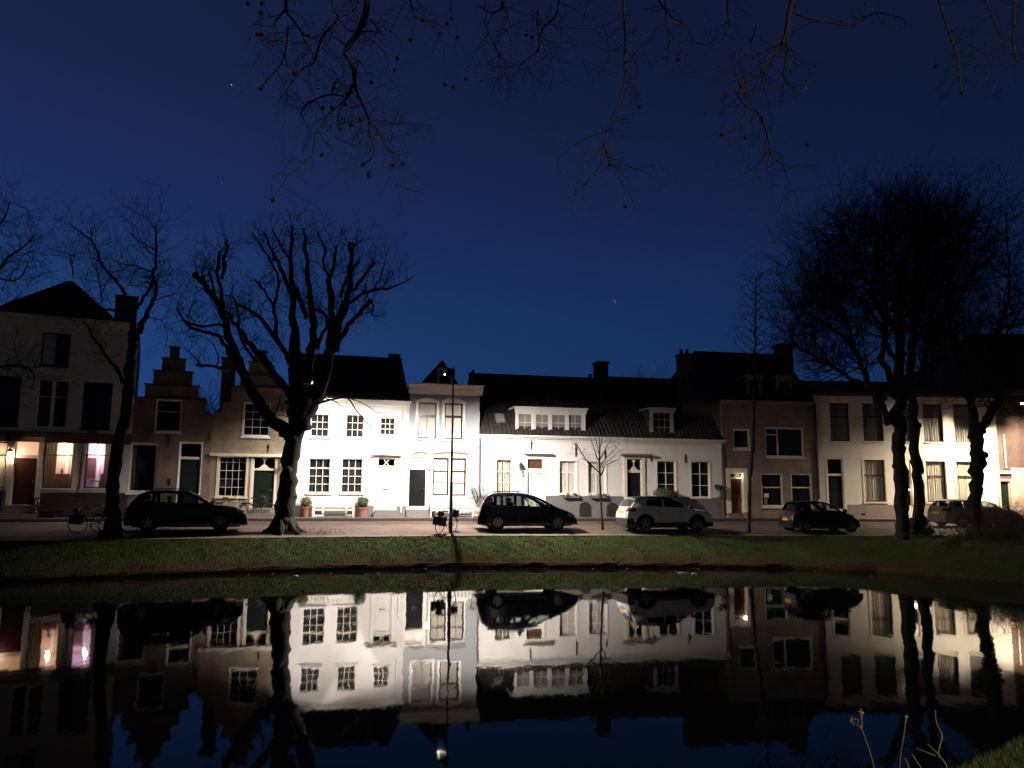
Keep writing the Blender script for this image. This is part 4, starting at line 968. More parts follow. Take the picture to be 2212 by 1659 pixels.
# left tree
Yl=31.2; bl=at(248,1150,Yl); bl.z=1.2
T=Tree('leaning_street_tree',bl,'slender dark tree leaning right in front of the tall house, bicycles at its foot',seed=5); L=T.limb
L(ID,[(240,1160,24),(243,1140,17),(243,1100,13.5),(243,1050,12.5),(248,1000,12),(258,950,12),(270,900,11.5),(277,850,11.5),(282,800,10.5),(287,750,9.5),(290,710,8.5)],Yl,keep=False,sides=10,jit=.03)
L(Z10,[(1040,1220,30),(1075,1150,24),(1110,1060,22),(1150,970,19),(1190,890,16),(1222,800,13),(1205,740,13),(1192,680,12),(1205,580,11),(1218,480,9),(1212,380,7),(1212,290,4)],Yl,Yl-1.5)
L(Z10,[(1060,950,16),(1100,880,14),(1150,810,13),(1180,750,12),(1192,690,11)],Yl,Yl-.9)
L(Z10,[(1045,1130,26),(1035,1000,20),(1000,900,15),(965,830,13),(930,770,12),(870,700,11),(805,625,10),(765,530,9),(730,450,8),(690,400,6),(620,350,5),(540,285,2.5)],Yl,Yl+1.5)
L(Z10,[(720,440,5),(712,380,4),(712,320,2)],Yl+1.2,Yl+1.6)
L(Z10,[(1030,1010,15),(960,970,12),(880,958,11),(800,945,9),(730,910,7),(670,885,5)],Yl,Yl-1.5)
L(Z10,[(790,900,6),(785,830,5),(770,740,4),(750,650,3),(690,540,1.5)],Yl-1,Yl-.5); L(Z10,[(785,880,4),(820,760,3),(870,690,2)],Yl-1,Yl)
L(Z10,[(1195,670,8),(1130,645,6),(1060,620,5),(960,600,4),(850,560,2)],Yl-1,Yl-2); L(Z10,[(1212,495,6),(1150,460,5),(1080,420,4),(1000,360,2)],Yl-1.2,Yl); L(Z10,[(1205,330,4),(1160,260,3),(1110,190,1.5)],Yl-1.4,Yl-1)
L(Z10,[(1015,1600,18),(985,1540,18),(930,1450,16),(860,1360,14),(790,1260,12),(730,1180,10),(690,1110,8),(650,1050,5)],Yl,Yl-2.5)
L(Z10,[(560,720,1.5),(570,660,6),(555,580,5),(540,520,3)],Yl+3,Yl+2.5)
L(Z10,[(1180,900,7),(1260,860,5),(1340,840,3),(1430,820,1.5)],Yl-1,Yl); L(Z10,[(1090,1100,6),(1110,1020,5),(1250,1040,3),(1300,1150,2),(1290,1240,1)],Yl-.5,Yl-1)
T.sprout(200,1.2,.013,2,frm=.35,up=.12,nch=1); T.done('trunk','twigs')
# tree beyond the left edge, its branches reach into the picture
Yf=30; bf=at(-190,1150,Yf); bf.z=1.2
T=Tree('edge_tree',bf,'bare tree outside the left edge whose branches reach into the sky above the tall house',seed=9); L=T.limb
L(ID,[(-190,1160,20),(-190,1100,15),(-185,900,13),(-170,750,12),(-165,650,10)],Yf,keep=False,sides=9)
L(ID,[(-170,760,9),(-110,700,7),(-40,610,4),(0,577,3),(22,552,2.6),(55,530,1.8),(75,505,.8)],Yf,Yf-.5); L(ID,[(-165,700,8),(-90,650,5),(-20,595,3),(10,605,2),(40,603,1.8),(60,570,.8)],Yf,Yf+1.5)
L(ID,[(-165,650,8),(-100,560,6),(-40,500,4),(5,480,2),(20,440,.8)],Yf,Yf+.5); L(ID,[(-180,850,8),(-100,800,5),(-20,792,3),(30,790,2.5),(60,795,2.2),(75,815,1)],Yf,Yf-1)
L(ID,[(-168,720,7),(-80,700,4),(0,668,2),(40,640,.8)],Yf,Yf)
T.sprout(130,1.3,.013,2,frm=.35,up=.1,nch=1); T.done('trunk','twigs')
# young tree between the cars
Yy=36.7; by=at(1301,1143,Yy); by.z=roadz(by.x,by.y)
T=Tree('young_street_tree',by,'small bare young tree with a thin stem between the dark minivan and the white car',seed=3); L=T.limb
L(Z5,[(1058,1425,10),(1050,1300,8),(1042,1150,7.5),(1036,1020,7.5),(1034,900,7),(1034,780,4.5),(1036,650,2)],Yy,keep=False,sides=8,jit=.006,knots=0)
ly=[]
for pts in ([(1036,990,6),(1000,950,5),(960,918,4.5),(910,850,4),(870,785,3.5),(820,745,1.6)],[(1040,1000,6),(1062,970,5),(1070,930,4),(1120,905,3.5),(1190,870,1.6)],[(1034,900,5),(1005,840,3.5),(980,760,2.5),(960,700,1.2)],[(1036,880,5),(1065,820,3.5),(1100,760,2.5),(1140,700,1.2)],
            [(1034,860,4),(1020,790,3),(1005,720,2),(1000,680,1)],[(1038,920,4),(1090,860,3),(1150,800,2),(1190,760,1.2)],[(1036,800,4),(1050,730,2.5),(1065,680,1.2)],[(1038,940,4),(1110,880,2.5),(1180,820,1.5),(1215,800,1)],[(990,940,3),(945,890,3),(895,870,1.6)]):
    ly.append(L(Z5,pts,Yy,Yy+T.rnd.uniform(-.8,.8)))
T.sprout(46,.55,.006,1,frm=.25,up=.18,limbs=ly,nch=1); T.done('trunk','twigs')
# thin tall tree in front of the brown brick house
Yh=37.6; bh=at(1617,1146,Yh); bh.z=roadz(bh.x,bh.y)
T=Tree('thin_street_tree',bh,'tall thin bare tree in front of the brown brick house',seed=4); L=T.limb
L(Z7,[(325,1545,20),(328,1440,13),(333,1200,13),(345,1000,14),(357,900,14),(362,750,12),(366,600,11),(370,450,9),(374,300,8),(378,120,7)],Yh,keep=False,sides=9,jit=.012,knots=.1)
q1=[L(Z11,[(213,1230,5.5),(220,1100,5),(222,950,4.5),(222,800,3.5),(232,740,1.5)],Yh)]
for k in range(26):
    y=1400-k*26; x=214+T.rnd.uniform(-2,2); sg=1 if k%2 else -1; ln=T.rnd.uniform(60,150)*(1-abs(k-9)/30)
    q1.append(L(Z11,[(x,y,3),(x+sg*ln*.4,y-ln*.35,2),(x+sg*ln*.75,y-ln*.6,1.4),(x+sg*ln,y-ln*1.05,.7)],Yh,Yh+T.rnd.uniform(-1,1)))
T.sprout(170,.75,.007,1,frm=.1,up=.15,limbs=q1,nch=1); T.done('trunk','twigs')
# big tree on the right
Yr=34.8; br=at(1951,1160,Yr); br.z=1.25
T=Tree('broad_tree',br,'large tree with a dense round crown of fine twigs at the right',seed=21); L=T.limb
L(Z8,[(648,1430,56),(640,1380,46),(635,1250,44),(628,1100,43),(622,950,42),(615,800,42),(608,700,44),(610,600,40),(625,450,38),(635,300,36)],Yr,keep=False,sides=12,jit=.05)
for pts,dy in (([(1110,1480,34),(1112,1350,30),(1115,1200,28),(1110,1050,26),(1120,900,22),(1145,700,18),(1180,500,13),(1210,330,7)],.5),
    ([(1150,1480,34),(1175,1350,26),(1195,1200,24),(1205,1000,22),(1195,850,18),(1210,700,14),(1250,500,10),(1290,300,6)],2.),
    ([(1085,1420,24),(1050,1320,20),(1005,1240,18),(1035,1100,16),(1010,960,15),(950,820,13),(880,660,10),(800,500,7),(740,420,4)],-2),
    ([(1060,1640,30),(1020,1560,24),(960,1460,22),(920,1380,18),(880,1270,17),(830,1150,14),(790,1000,12),(740,860,9),(640,740,6),(590,640,3)],-1.5),
    ([(1040,1500,18),(900,1400,15),(800,1350,12),(720,1300,11),(640,1245,9),(560,1200,7),(450,1150,4)],1.5),
    ([(1100,1250,16),(1040,1160,14),(1000,1040,12),(900,900,10),(780,800,8),(620,880,4)],2.5),
    ([(1120,1150,16),(1060,1000,13),(1000,820,11),(980,650,9),(960,480,6),(930,360,3)],-1),
    ([(1200,1150,14),(1270,1040,12),(1330,920,10),(1380,760,8),(1400,600,6),(1440,430,4)],2),
    ([(1210,1360,12),(1270,1280,9),(1340,1220,7),(1410,1150,4)],-1.5),([(1150,900,13),(1180,760,11),(1260,620,9),(1340,480,6),(1350,300,3)],-2),
    ([(1130,800,12),(1090,650,10),(1060,500,8),(1040,380,5),(1080,260,3)],2.5),([(870,1250,10),(760,1100,8),(640,1010,6),(520,950,4),(430,900,2)],-2),([(800,1030,9),(680,900,7),(560,820,5),(480,760,2.5)],.5)):
    L(Z11,pts,Yr,Yr+dy)
top=[Q for Q in T.limbs]
T.sprout(600,1.9,.026,3,frm=.35,up=.10,nch=1,wob=.25,cf=(.42,.68)); T.sprout(380,1.5,.024,3,frm=.5,up=.16,nch=1,cf=(.45,.7)); T.done('trunk','crown')
# second trunk behind it
Yr2=38.2; b2=at(1990,1140,Yr2); b2.z=roadz(b2.x,b2.y)-.02
T=Tree('twin_tree',b2,'second dark trunk with a flared reddish foot close behind the broad tree',seed=22); L=T.limb
L(Z8,[(770,1375,88),(765,1350,66),(760,1315,46),(750,1230,36),(742,1100,34),(730,950,33),(718,800,32),(712,650,32),(708,500,30),(700,350,28),(690,200,24)],Yr2,keep=False,sides=11,jit=.05)
for pts,dy in (([(1190,1480,20),(1235,1380,18),(1270,1250,14),(1320,1100,11),(1400,950,8),(1440,800,4)],1.5),([(1185,1350,22),(1190,1150,18),(1230,950,14),(1300,750,10),(1360,600,6)],2.5),([(1250,1400,10),(1330,1300,8),(1420,1150,5),(1500,1050,2)],-1)):
    L(Z11,pts,Yr2,Yr2+dy)
T.sprout(260,1.8,.02,3,frm=.3,up=.1,nch=1,cf=(.42,.66)); T.done('trunk','crown')
# third tree with forked trunk
Yr3=35.6; b3=at(2106,1130,Yr3); b3.z=1.45
T=Tree('forked_tree',b3,'forked tree with a knobbly trunk nearest the right edge, in front of the pale car',seed=23); L=T.limb
L(Z8,[(1135,1400,48),(1138,1330,44),(1142,1250,42),(1138,1150,42),(1145,1050,40),(1145,950,41),(1150,880,45),(1150,800,43),(1152,720,44),(1155,660,40)],Yr3,keep=False,sides=11,jit=.05)
T.wood.sphere(at(*Z8(1203,842),Yr3)-T.o,.17,8,6)
for pts,dy in (([(1140,700,38),(1128,600,32),(1112,500,26),(1100,400,24),(1080,250,20),(1040,100,16)],.5),([(1165,680,36),(1200,620,32),(1245,550,28),(1290,460,30),(1330,350,26),(1380,200,20),(1400,60,14)],-.6)): L(Z8,pts,Yr3,Yr3+dy)
for pts,dy in (([(1560,1500,18),(1500,1360,15),(1465,1250,14),(1440,1120,13),(1425,1000,12),(1418,850,11),(1430,700,9),(1500,520,7),(1570,380,5),(1620,240,3)],1),
    ([(1450,960,12),(1490,860,11),(1540,760,9),(1590,650,7),(1640,520,5),(1680,380,3)],.5),([(1620,1450,16),(1640,1300,13),(1700,1150,11),(1760,980,9),(1800,800,7),(1790,600,5),(1780,300,3)],-1),
    ([(1690,1200,9),(1780,1080,7),(1860,960,5),(1940,840,3)],-2),([(1560,720,6),(1640,640,5),(1740,560,3)],2),([(1600,1380,8),(1560,1250,6),(1600,1100,4),(1620,980,3)],-2)):
    L(Z11,pts,Yr3,Yr3+dy)
T.sprout(480,1.8,.02,3,frm=.3,up=.1,nch=1,cf=(.42,.66)); T.done('trunk','crown')
# trees behind the roofs
for x,y,Yb,hgt,sd,lab,n in ((462,860,58,7.5,31,'small bare tree behind the gap between the two brick houses',34),(1402,812,80,9.5,32,'hazy bare tree top behind the roof of the low white houses',30),(740,812,70,0,33,None,0)):
    if not lab: continue
    p=at(x,y,Yb); z0=1.4; t=Tree('background_tree',(p.x,p.y,z0),lab,seed=sd)
    Ht=p.z-z0; t.wood.tube([(0,0,0),(0.1,0,Ht*.5),(0,.1,Ht*.8)],[.2,.15,.08],7); t.limbs.append([(Vector((0,0,Ht*.4)),.1),(Vector((.1,0,Ht*.6)),.1),(Vector((0,0,Ht*.8)),.06)])
    t.sprout(n,2.6,.03,3,frm=0,up=.25,nch=1,cf=(.5,.75)); t.done('trunk','crown')
# overhanging plane tree, rooted on the near bank behind the camera
Yo=6.4; T=Tree('plane_tree',(3.0,-3.6,1.43),'plane tree branches with round seed balls hanging from the top of the picture',seed=41,mt=mat('plane_bark',(.045,.034,.027),.9,var=.4,scale=12),mc=mat('plane_twig',(.042,.033,.028),.9)); L=T.limb
T.wood.tube([(0,0,-.1),(0,0,.6),(.05,.1,2),(0,.3,4),(-.1,.6,6),(-.1,.8,8.5)],[.42,.32,.28,.25,.22,.18],12)
ov=[]
def O(T_,pts,a=0,b=0): ov.append(L(T_,[(x,y,r*.95) for x,y,r in pts],Yo+a,Yo+b,jit=.006,sides=6,knots=0)); return ov[-1]
O(Z12,[(930,-140,26),(915,0,24),(898,100,21),(862,190,18),(782,300,17),(812,360,14),(832,420,13),(838,500,12),(868,590,10),(905,660,8),(930,712,8),(985,790,5),(1030,870,5),(1085,920,4),(1120,960,2)])
O(Z12,[(835,490,10),(805,560,9),(765,610,8),(742,690,8),(738,740,5),(752,762,3)],0,-.3)
O(Z12,[(770,570,6),(690,560,6),(600,590,5),(545,630,5),(522,680,4),(560,750,2)],-.2,.3)
O(Z12,[(745,620,6),(690,670,6),(650,720,5),(605,800,5),(592,900,4),(560,945,5),(520,980,4),(440,1045,4),(395,1120,2.5),(355,1175,1.5)],-.1,-.6)
O(Z12,[(928,712,5),(924,780,4),(945,850,4),(952,910,3.5),(925,950,3),(888,972,2)],0,.3); O(Z12,[(945,715,4),(1010,712,3),(1050,730,4),(1180,730,2.5),(1290,745,1.5)],0,.4); O(Z12,[(1045,735,2),(1060,790,2),(1050,840,1.5)],0,.2)
O(Z12,[(430,-120,13),(430,0,12),(435,70,10),(480,130,7),(530,200,6),(562,213,3)],-.4,-.2); O(Z12,[(425,60,7),(380,110,6),(340,155,5),(240,140,3)],-.4,-.7); O(Z12,[(445,150,6),(438,230,5),(425,310,5),(395,390,4),(330,460,3),(284,520,2)],-.4,.1); O(Z12,[(425,310,3),(435,380,2.5),(440,400,2)],0,0)
O(Z12,[(520,190,5),(545,250,4),(580,300,4),(600,350,6)],-.2,0)
O(Z12,[(690,-120,7),(700,0,7),(712,60,5),(738,105,8),(700,160,8),(650,210,8),(620,290,8),(592,375,8),(540,400,4),(480,465,4),(430,540,3),(385,600,1.5)],.3,.1); O(Z12,[(740,110,4),(775,150,4),(810,185,4),(870,185,4)],.2,0)
O(Z12,[(880,190,6),(940,185,5),(1005,205,2)],0,.3); O(Z12,[(895,200,5),(900,240,3)],0,0); O(Z12,[(700,560,4),(715,500,7),(740,470,6)],.1,.2); O(Z12,[(860,340,4),(850,420,3),(842,480,3)],0,0)
O(Z12,[(930,120,6),(960,150,5),(990,200,2)],0,0); O(Z12,[(1080,1090,1.5),(1130,1110,2),(1190,1135,1.5),(1220,1130,1)],.5,.5); O(Z12,[(720,810,1.2),(760,835,1.6),(850,860,1.6),(880,820,1.2)],.1,.4)
O(Z12,[(1160,-120,7),(1170,0,5),(1190,90,4),(1240,125,3),(1310,130,3)],.6,.9); O(Z12,[(1400,-120,3),(1410,100,1.5)],.9,.9)
O(Z12,[(1710,-130,14),(1712,0,13),(1705,55,9),(1640,75,5),(1590,45,4),(1560,38,2)],.5,.2)
O(Z12,[(2050,-120,7),(2045,20,6),(2020,105,6),(1960,160,8),(1930,230,9),(1925,300,7),(1850,355,5),(1800,390,3),(1680,400,1.2)],.4,.8); O(Z12,[(1925,50,4),(1918,140,5),(1930,200,5)],.5,.5); O(Z12,[(1655,245,3),(1685,310,4),(1715,380,3),(1735,430,3),(1680,472,1.2)],.8,.8); O(Z12,[(1840,360,3),(1870,410,2),(1890,445,1.2)],.8,.8)
O(Z13,[(300,-100,7),(302,0,7),(306,100,6),(310,200,5),(306,300,4.5),(308,380,4.5),(285,470,4.5),(250,555,5),(222,630,4.5),(212,690,4),(228,745,4),(246,788,3)],.4,.1); O(Z13,[(205,760,2),(170,820,2),(120,880,2),(75,920,2),(42,948,1.2)],.2,.2); O(Z13,[(312,385,3),(350,410,3),(368,465,2)],.3,.4)
O(Z13,[(1115,-100,20),(1108,0,18),(1090,80,16),(1075,180,14),(1040,225,9),(995,290,8),(940,350,7),(885,400,7),(850,450,7),(890,505,6),(945,535,5),(975,600,5),(1000,690,4.5),(1005,740,4),(985,785,3),(1030,805,2.5),(1070,815,1.5)],.2,.5)
O(Z13,[(1080,180,7),(1082,260,5),(1065,350,4),(1080,395,4),(1122,418,2)],.2,.5); O(Z13,[(935,120,3),(915,190,4),(880,240,3),(850,300,2.5),(830,340,3),(855,400,4),(870,450,5)],.6,.6); O(Z13,[(890,530,3),(860,590,4),(820,620,3),(775,642,1.5)],.3,.3)
O(Z13,[(500,-100,4),(505,100,3),(520,200,3),(510,300,2)],1,1); O(Z13,[(420,-80,4),(520,70,4),(600,120,3),(640,200,3),(730,210,2)],1,1.3)
O(Z13,[(1780,-100,6),(1830,80,5),(1865,185,5),(1895,270,5),(1905,360,5),(1915,455,2)],.5,.2); O(Z13,[(2170,-100,8),(2165,100,7),(2160,200,6),(2180,300,3)],.4,.4); O(Z13,[(1110,60,8),(1250,100,5),(1400,120,4),(1500,60,3),(1640,90,2)],.4,1.4); O(Z13,[(800,-80,5),(800,80,3),(820,130,2)],1.2,1.2); O(Z13,[(2000,-80,6),(2060,80,4),(2110,190,3)],.9,.9)
T.sprout(300,.24,.0042,1,frm=.12,up=-.12,limbs=ov,nch=1,wob=.35); 
hi=[Q for Q in ov if (Q[0][0].z+1.43)>7.2]
T.sprout(120,.5,.004,2,frm=0,up=-.05,limbs=hi,nch=1)
# limbs above the frame joining the hanging branches to the trunk
for x in (-2.2,-.6,.9,2.6,4.4,6.):
    e=Vector((x,Yo+.3,8.1))-T.o
    T.wood.tube([(-.1,.6,5.8+abs(x)*.1),Vector((-.1,.6,5.8)).lerp(e,.35)+Vector((0,0,.9)),Vector((-.1,.6,5.8)).lerp(e,.75)+Vector((0,0,.7)),e],[.13,.09,.06,.035],8)
for Q in ov:
    z=Q[0][0].z+1.43
    if z>6.4 and Q[0][1]>.012:
        p=Q[0][0]; best=min((-2.2,-.6,.9,2.6,4.4,6.),key=lambda x:abs(x-(p.x+3))); e=Vector((best,Yo+.3,8.1))-T.o
        T.wood.tube([e,(e+p)/2+Vector((0,0,.15)),p],[.03,.025,Q[0][1]],6)
T.done('branches','twigs')
M_ball=mat('seed_ball',(.045,.03,.02),1.,var=.4,scale=60,bump=.8,bscale=150)
bm_=MB(); bm_.sphere((0,0,0),.017,10,7)
bm_.tube([(0,0,.015),(.004,0,.06),(.012,.003,.13)],.0013,3)
rb=random.Random(2); first=None; balls=[(Z12,x,y,a) for x,y,a in ((1125,970,0),(752,765,-.3),(700,638,-.1),(815,740,0),(870,710,0),(352,1187,-.6),(887,976,.3),(922,1042,.2),(920,1022,.25),(1065,978,.1),(565,212,-.2),(205,22,-.4),(286,20,-.4),(282,78,-.4),(262,203,-.6),(284,203,-.5),(282,526,.1),(935,488,.1),(1075,414,.4),(1090,347,.5),(1167,238,.6),(1343,202,.9),(1447,221,1),(1240,121,.7),(1372,501,1),(1422,516,.8),(1496,471,1.6),(645,917,-.2),(1853,209,.7),(1925,298,.8),(1888,220,.9),(480,438,0),(1385,142,1.3),(1685,212,1.4),(1412,112,1.6),(783,620,.2),(650,640,0))]+[(Z13,x,y,a) for x,y,a in ((772,641,.3),(885,655,.4),(1178,690,.9),(312,983,.4),(1400,118,1.2),(240,785,.1),(380,510,.9),(955,297,.2),(562,285,1.),(1913,440,.2),(1790,320,1.2))]
for T_,x,y,a in balls:
    p=at(*T_(x,y),Yo+a)-T.o
    if first is None: first=bm_.build('seed_ball',M_ball,T.root,smooth=True); o=first
    else: o=first.copy(); COL.objects.link(o); o.parent=T.root
    o.location=p; o.rotation_euler=(rb.uniform(-.3,.3),rb.uniform(-.3,.3),0)

# street lamp on the near bank behind the viewer: lights the near grass and the hanging branches
street_lamp(8.5,-3.0,7.3,-1.2,9.6,'lamp post on the near bank beside the plane tree',2600,(.02,.1,.05),(-.45,1),back=.3)
# ------------------------------------------------------------------ cars
def inpoly(x,z,P):
    c=False; n=len(P)
    for i in range(n):
        x1,z1=P[i]; x2,z2=P[(i+1)%n]
        if (z1>z)!=(z2>z) and x<(x2-x1)*(z-z1)/(z2-z1)+x1: c=not c
    return c
def car(name,label,x,y,heading,L,W,prof,wheels,wr,belt,wins,shield,rearw,paint,zb=.24,cladding=None,roofm=None,tail=None,head=None,plate=None,glass=None,dark_after=None,interior=True,extra=None,rails=None,spokes=5):
    z0=roadz(x,y)+.005; t=empty(name,(x,y,z0),heading,label,'car','cars parked along the canal')
    # stations: resample the top profile by arc length
    P=[Vector((a,b)) for a,b in prof]; n=170
    sm=[]
    for i in range(len(P)-1):
        for k in range(8):
            a,b,c,d=P[max(i-1,0)],P[i],P[i+1],P[min(i+2,len(P)-1)]; u=k/8
            sm.append(.5*((2*b)+(c-a)*u*.8+(-a*.0+0*b+0*c) ) if False else b.lerp(c,u))
    sm.append(P[-1])
    for _ in range(3): sm=[sm[0]]+[(sm[i-1]+sm[i]*2+sm[i+1])/4 for i in range(1,len(sm)-1)]+[sm[-1]]
    cum=[0]
    for i in range(1,len(sm)): cum.append(cum[-1]+(sm[i]-sm[i-1]).length)
    st=[]
    for k in range(n+1):
        s_=cum[-1]*k/n; i=max(j for j in range(len(cum)) if cum[j]<=s_+1e-9); i=min(i,len(sm)-2); f=(s_-cum[i])/max(1e-9,cum[i+1]-cum[i]); st.append(sm[i].lerp(sm[i+1],min(1,f)))
    zmax=max(p.y for p in st)
    def halfw(xx,z,zt):
        e=abs(2*xx/L-1); w=W/2*(1-.16*e**5-.02*e)
        if z<.55: w*=1-.05*((.55-z)/.35)**2
        if z>belt: w*=1-.24*((z-belt)/(zmax-belt))**1.15
        return w
    ns,nc,ntp=40,5,8; rc=.11
    V=[];F={}; K=ns+nc+ntp
    for p in st:
        xx,zt=p.x,p.y; zt=max(zt,zb+.12); zs=max(zb+.02,zt-rc); ring=[]
        for j in range(ns+1):
            z=zb+(zs-zb)*j/ns; ring.append((halfw(xx,z,zt),z))
        ws=ring[-1][0]; q=min(.13,ws*.3)
        for j in range(1,nc+1):
            a=math.pi/2*j/nc; ring.append((ws-q*(1-math.cos(a)),zs+(zt-zs)*math.sin(a)*.85))
        we_=ring[-1][0]; ze=ring[-1][1]
        for j in range(1,ntp+1):
            f=j/ntp; ring.append((we_*(1-f),ze+(zt-ze)*(1-(1-f)**2)))
        V.append([(xx-L/2,w_,z_) for w_,z_ in ring])
    K=len(V[0]); parts={}
    def add(key,pts,y):
        mb=parts.setdefault(key,MB())
        q=[(a,b*y,c) for a,b,c in pts]
        mb.face(q if y<0 else q[::-1])
    for i in range(n):
        for j in range(K-1):
            pts=[V[i][j],V[i+1][j],V[i+1][j+1],V[i][j+1]]
            cx=sum(p[0] for p in pts)/4+L/2; cz=sum(p[2] for p in pts)/4; cy=sum(p[1] for p in pts)/4
            key='body'; side=j<ns+1
            if side:
                arch=min(math.hypot(cx-w_,cz-wr) for w_ in wheels)
                if arch<wr*1.13: continue
                for gi,wn in enumerate(wins):
                    if inpoly(cx,cz,wn): key=('side_window' if not (dark_after and gi<dark_after) else 'privacy_window')+str(gi)
                if key=='body' and cladding and (cz<cladding+(.18 if cx<.3 else 0) or arch<wr*1.32): key='cladding'
                if key=='body' and roofm and (cz>1.5 or cx>2.5 and cz>belt+.12): key='roof_panel'
                if tail and inpoly(cx,cz,tail): key='tail_light'
                if head and inpoly(cx,cz,head): key='headlight'
            else:
                hw=halfw(cx,cz,cz)
                if shield[0]<cx<shield[1] and cy<hw*.84: key='windscreen'
                elif rearw[0]<cz<rearw[1] and cx<L*.25 and cy<hw*.82: key='rear_window'
                elif roofm and cz>1.5: key='roof_panel'
                elif cladding and cz<cladding+.18: key='cladding'
                if tail and cx<L*.2 and tail[0][1]<cz<max(q[1] for q in tail) and cy>hw*.6 and cz<rearw[0]+.25: key='tail_light'
                if head and cx>L*.8 and inpoly(cx,cz,head) and cy>hw*.55: key='headlight'
            for y_ in (-1,1):
                kk=key+('_l' if y_>0 else '_r') if key in('tail_light','headlight') or 'side_w' in key or 'privacy' in key else key
                add(kk,pts,y_)
    # ends and underside
    for i,rev in ((0,False),(n,True)):
        r=V[i]; pts=[(a,-b,c) for a,b,c in r]+[(a,b,c) for a,b,c in r[::-1]]
        parts['cladding' if cladding else 'body'].face(pts[::-1] if rev else pts)
    ub=parts.setdefault('underbody',MB())
    for i in range(n):
        a,b=V[i][0],V[i+1][0]; ub.face([(a[0],-a[1],a[2]),(a[0],a[1],a[2]),(b[0],b[1],b[2]),(b[0],-b[1],b[2])])
    for w_ in wheels:
        for s_ in (-1,1):
            arc=[(w_-L/2+wr*1.14*math.cos(a),wr+wr*1.14*math.sin(a)) for a in [math.pi*k/12-.1 for k in range(13)]]
            for k in range(12):
                (x1,z1),(x2,z2)=arc[k],arc[k+1]; hw=W/2*.97
                ub.face([(x1,s_*hw,z1),(x2,s_*hw,z2),(x2,s_*(hw-.3),z2),(x1,s_*(hw-.3),z1)])
            ub.face([(a,s_*(W/2-.32),b) for a,b in arc])
    ub.box(.3-L/2,-W/2+.12,zb-.06,L/2-.3,W/2-.12,zb-.001)
    names={k_:'side_window' for k_ in parts if 'side_w' in k_ or 'privacy' in k_}; names.update({'tail_light_l':'tail_light','tail_light_r':'tail_light','headlight_l':'headlight','headlight_r':'headlight'})
    G=glass or M_carglass
    mm={'body':paint,'cladding':M_trim,'roof_panel':roofm,'windscreen':M_carglass,'rear_window':G if not dark_after else M_privacy,'underbody':M_trim}
    bodyo=None
    for k,mb in parts.items():
        nm=names.get(k,k); m_=mm.get(k) or (M_privacy if k.startswith('privacy') else G if k.startswith('side') else M_red if k.startswith('tail') else M_lens)
        o=mb.build(nm,m_,t,smooth=(nm in('body','roof_panel','windscreen','rear_window','side_window')))
    # floor, dashboard and seats
    q=MB(); q.box(.9-L/2,-W/2+.15,zb+.05,L/2-1.1,W/2-.15,zb+.15); q.box(shield[0]+.35-L/2,-W/2+.17,belt-.22,shield[1]-.05-L/2,W/2-.17,belt-.06); q.build('dashboard',M_trim,t)
    for sx in (shield[0]-.75,max(.95,shield[0]-1.6)):
        for sy in (-.38,.38):
            q=MB(); q.box(sx-.22-L/2,sy-.24,zb+.15,sx+.28-L/2,sy+.24,zb+.38); q.obox((sx-.25-L/2,sy,zb+.68),(.07,0,.0),(0,.23,0),(-.07,0,.32)); q.obox((sx-.35-L/2,sy,min(zmax-.2,zb+1.1)),(.045,0,0),(0,.13,0),(-.01,0,.08)); q.build('seat',M_seat,t)
    q=MB(); sx=shield[0]+.02-L/2; pts=[(sx+.08*math.sin(a)*.5,.38+.18*math.cos(a),belt-.02+.18*math.sin(a)) for a in [2*math.pi*k/16 for k in range(17)]]; q.tube(pts,.014,5); q.build('steering_wheel',M_trim,t)
    # mirrors, handles, plate, bumper trims
    for s_ in (-1,1):
        q=MB(); xm=shield[0]+.62-L/2; hw=halfw(xm+L/2,belt,zmax); q.obox((xm,s_*(hw+.13),belt+.05),(.05,0,.01),(0,.10,0),(0,0,.075)); q.obox((xm+.02,s_*(hw+.02),belt),(.03,0,0),(0,.04,0),(0,0,.02)); q.build('wing_mirror',paint if not cladding else M_trim,t)
        for xh in (shield[0]-.55,shield[0]-1.55):
            q=MB(); hw=halfw(xh,belt-.14,zmax); q.obox((xh-L/2,s_*(hw+.015),belt-.16),(.09,0,0),(0,.014,0),(0,0,.014)); q.build('door_handle',paint,t)
        for xs in (shield[0]+.15,shield[0]-.82,shield[0]-1.72):
            if xs<.5: continue
            q=MB()
            for k in range(6):
                z1_=zb+.15+(belt-zb-.15)*k/6; z2_=zb+.15+(belt-zb-.15)*(k+1)/6
                if min(math.hypot(xs-w_,z1_-wr) for w_ in wheels)<wr*1.2: continue
                q.obox((xs-L/2,s_*((halfw(xs,z1_,zmax)+halfw(xs,z2_,zmax))/2+.001),(z1_+z2_)/2),(.005,0,0),(0,.004,0),(0,0,(z2_-z1_)/2))
            if q.v: q.build('door_seam',M_tyre,t)
    if plate:
        q=MB(); xp,zp=plate; q.obox((xp-L/2,0,zp),(.008,0,0),(0,.26,0),(0,0,.055)); q.build('number_plate',M_plate,t)
    if rails:
        for s_ in (-1,1):
            q=MB(); pts=[]
            for k in range(9):
                xx=rails[0]+(rails[1]-rails[0])*k/8; zt=interp([(p.x,p.y) for p in st if p.x>0.3],xx); pts.append((xx-L/2,s_*(W/2*.70),zt+(.015 if k in(0,8) else .045)))
            q.tube(pts,.018,6); q.build('roof_rail',M_chrome,t,smooth=True)
    if extra: extra(t,L,W,belt,zmax)
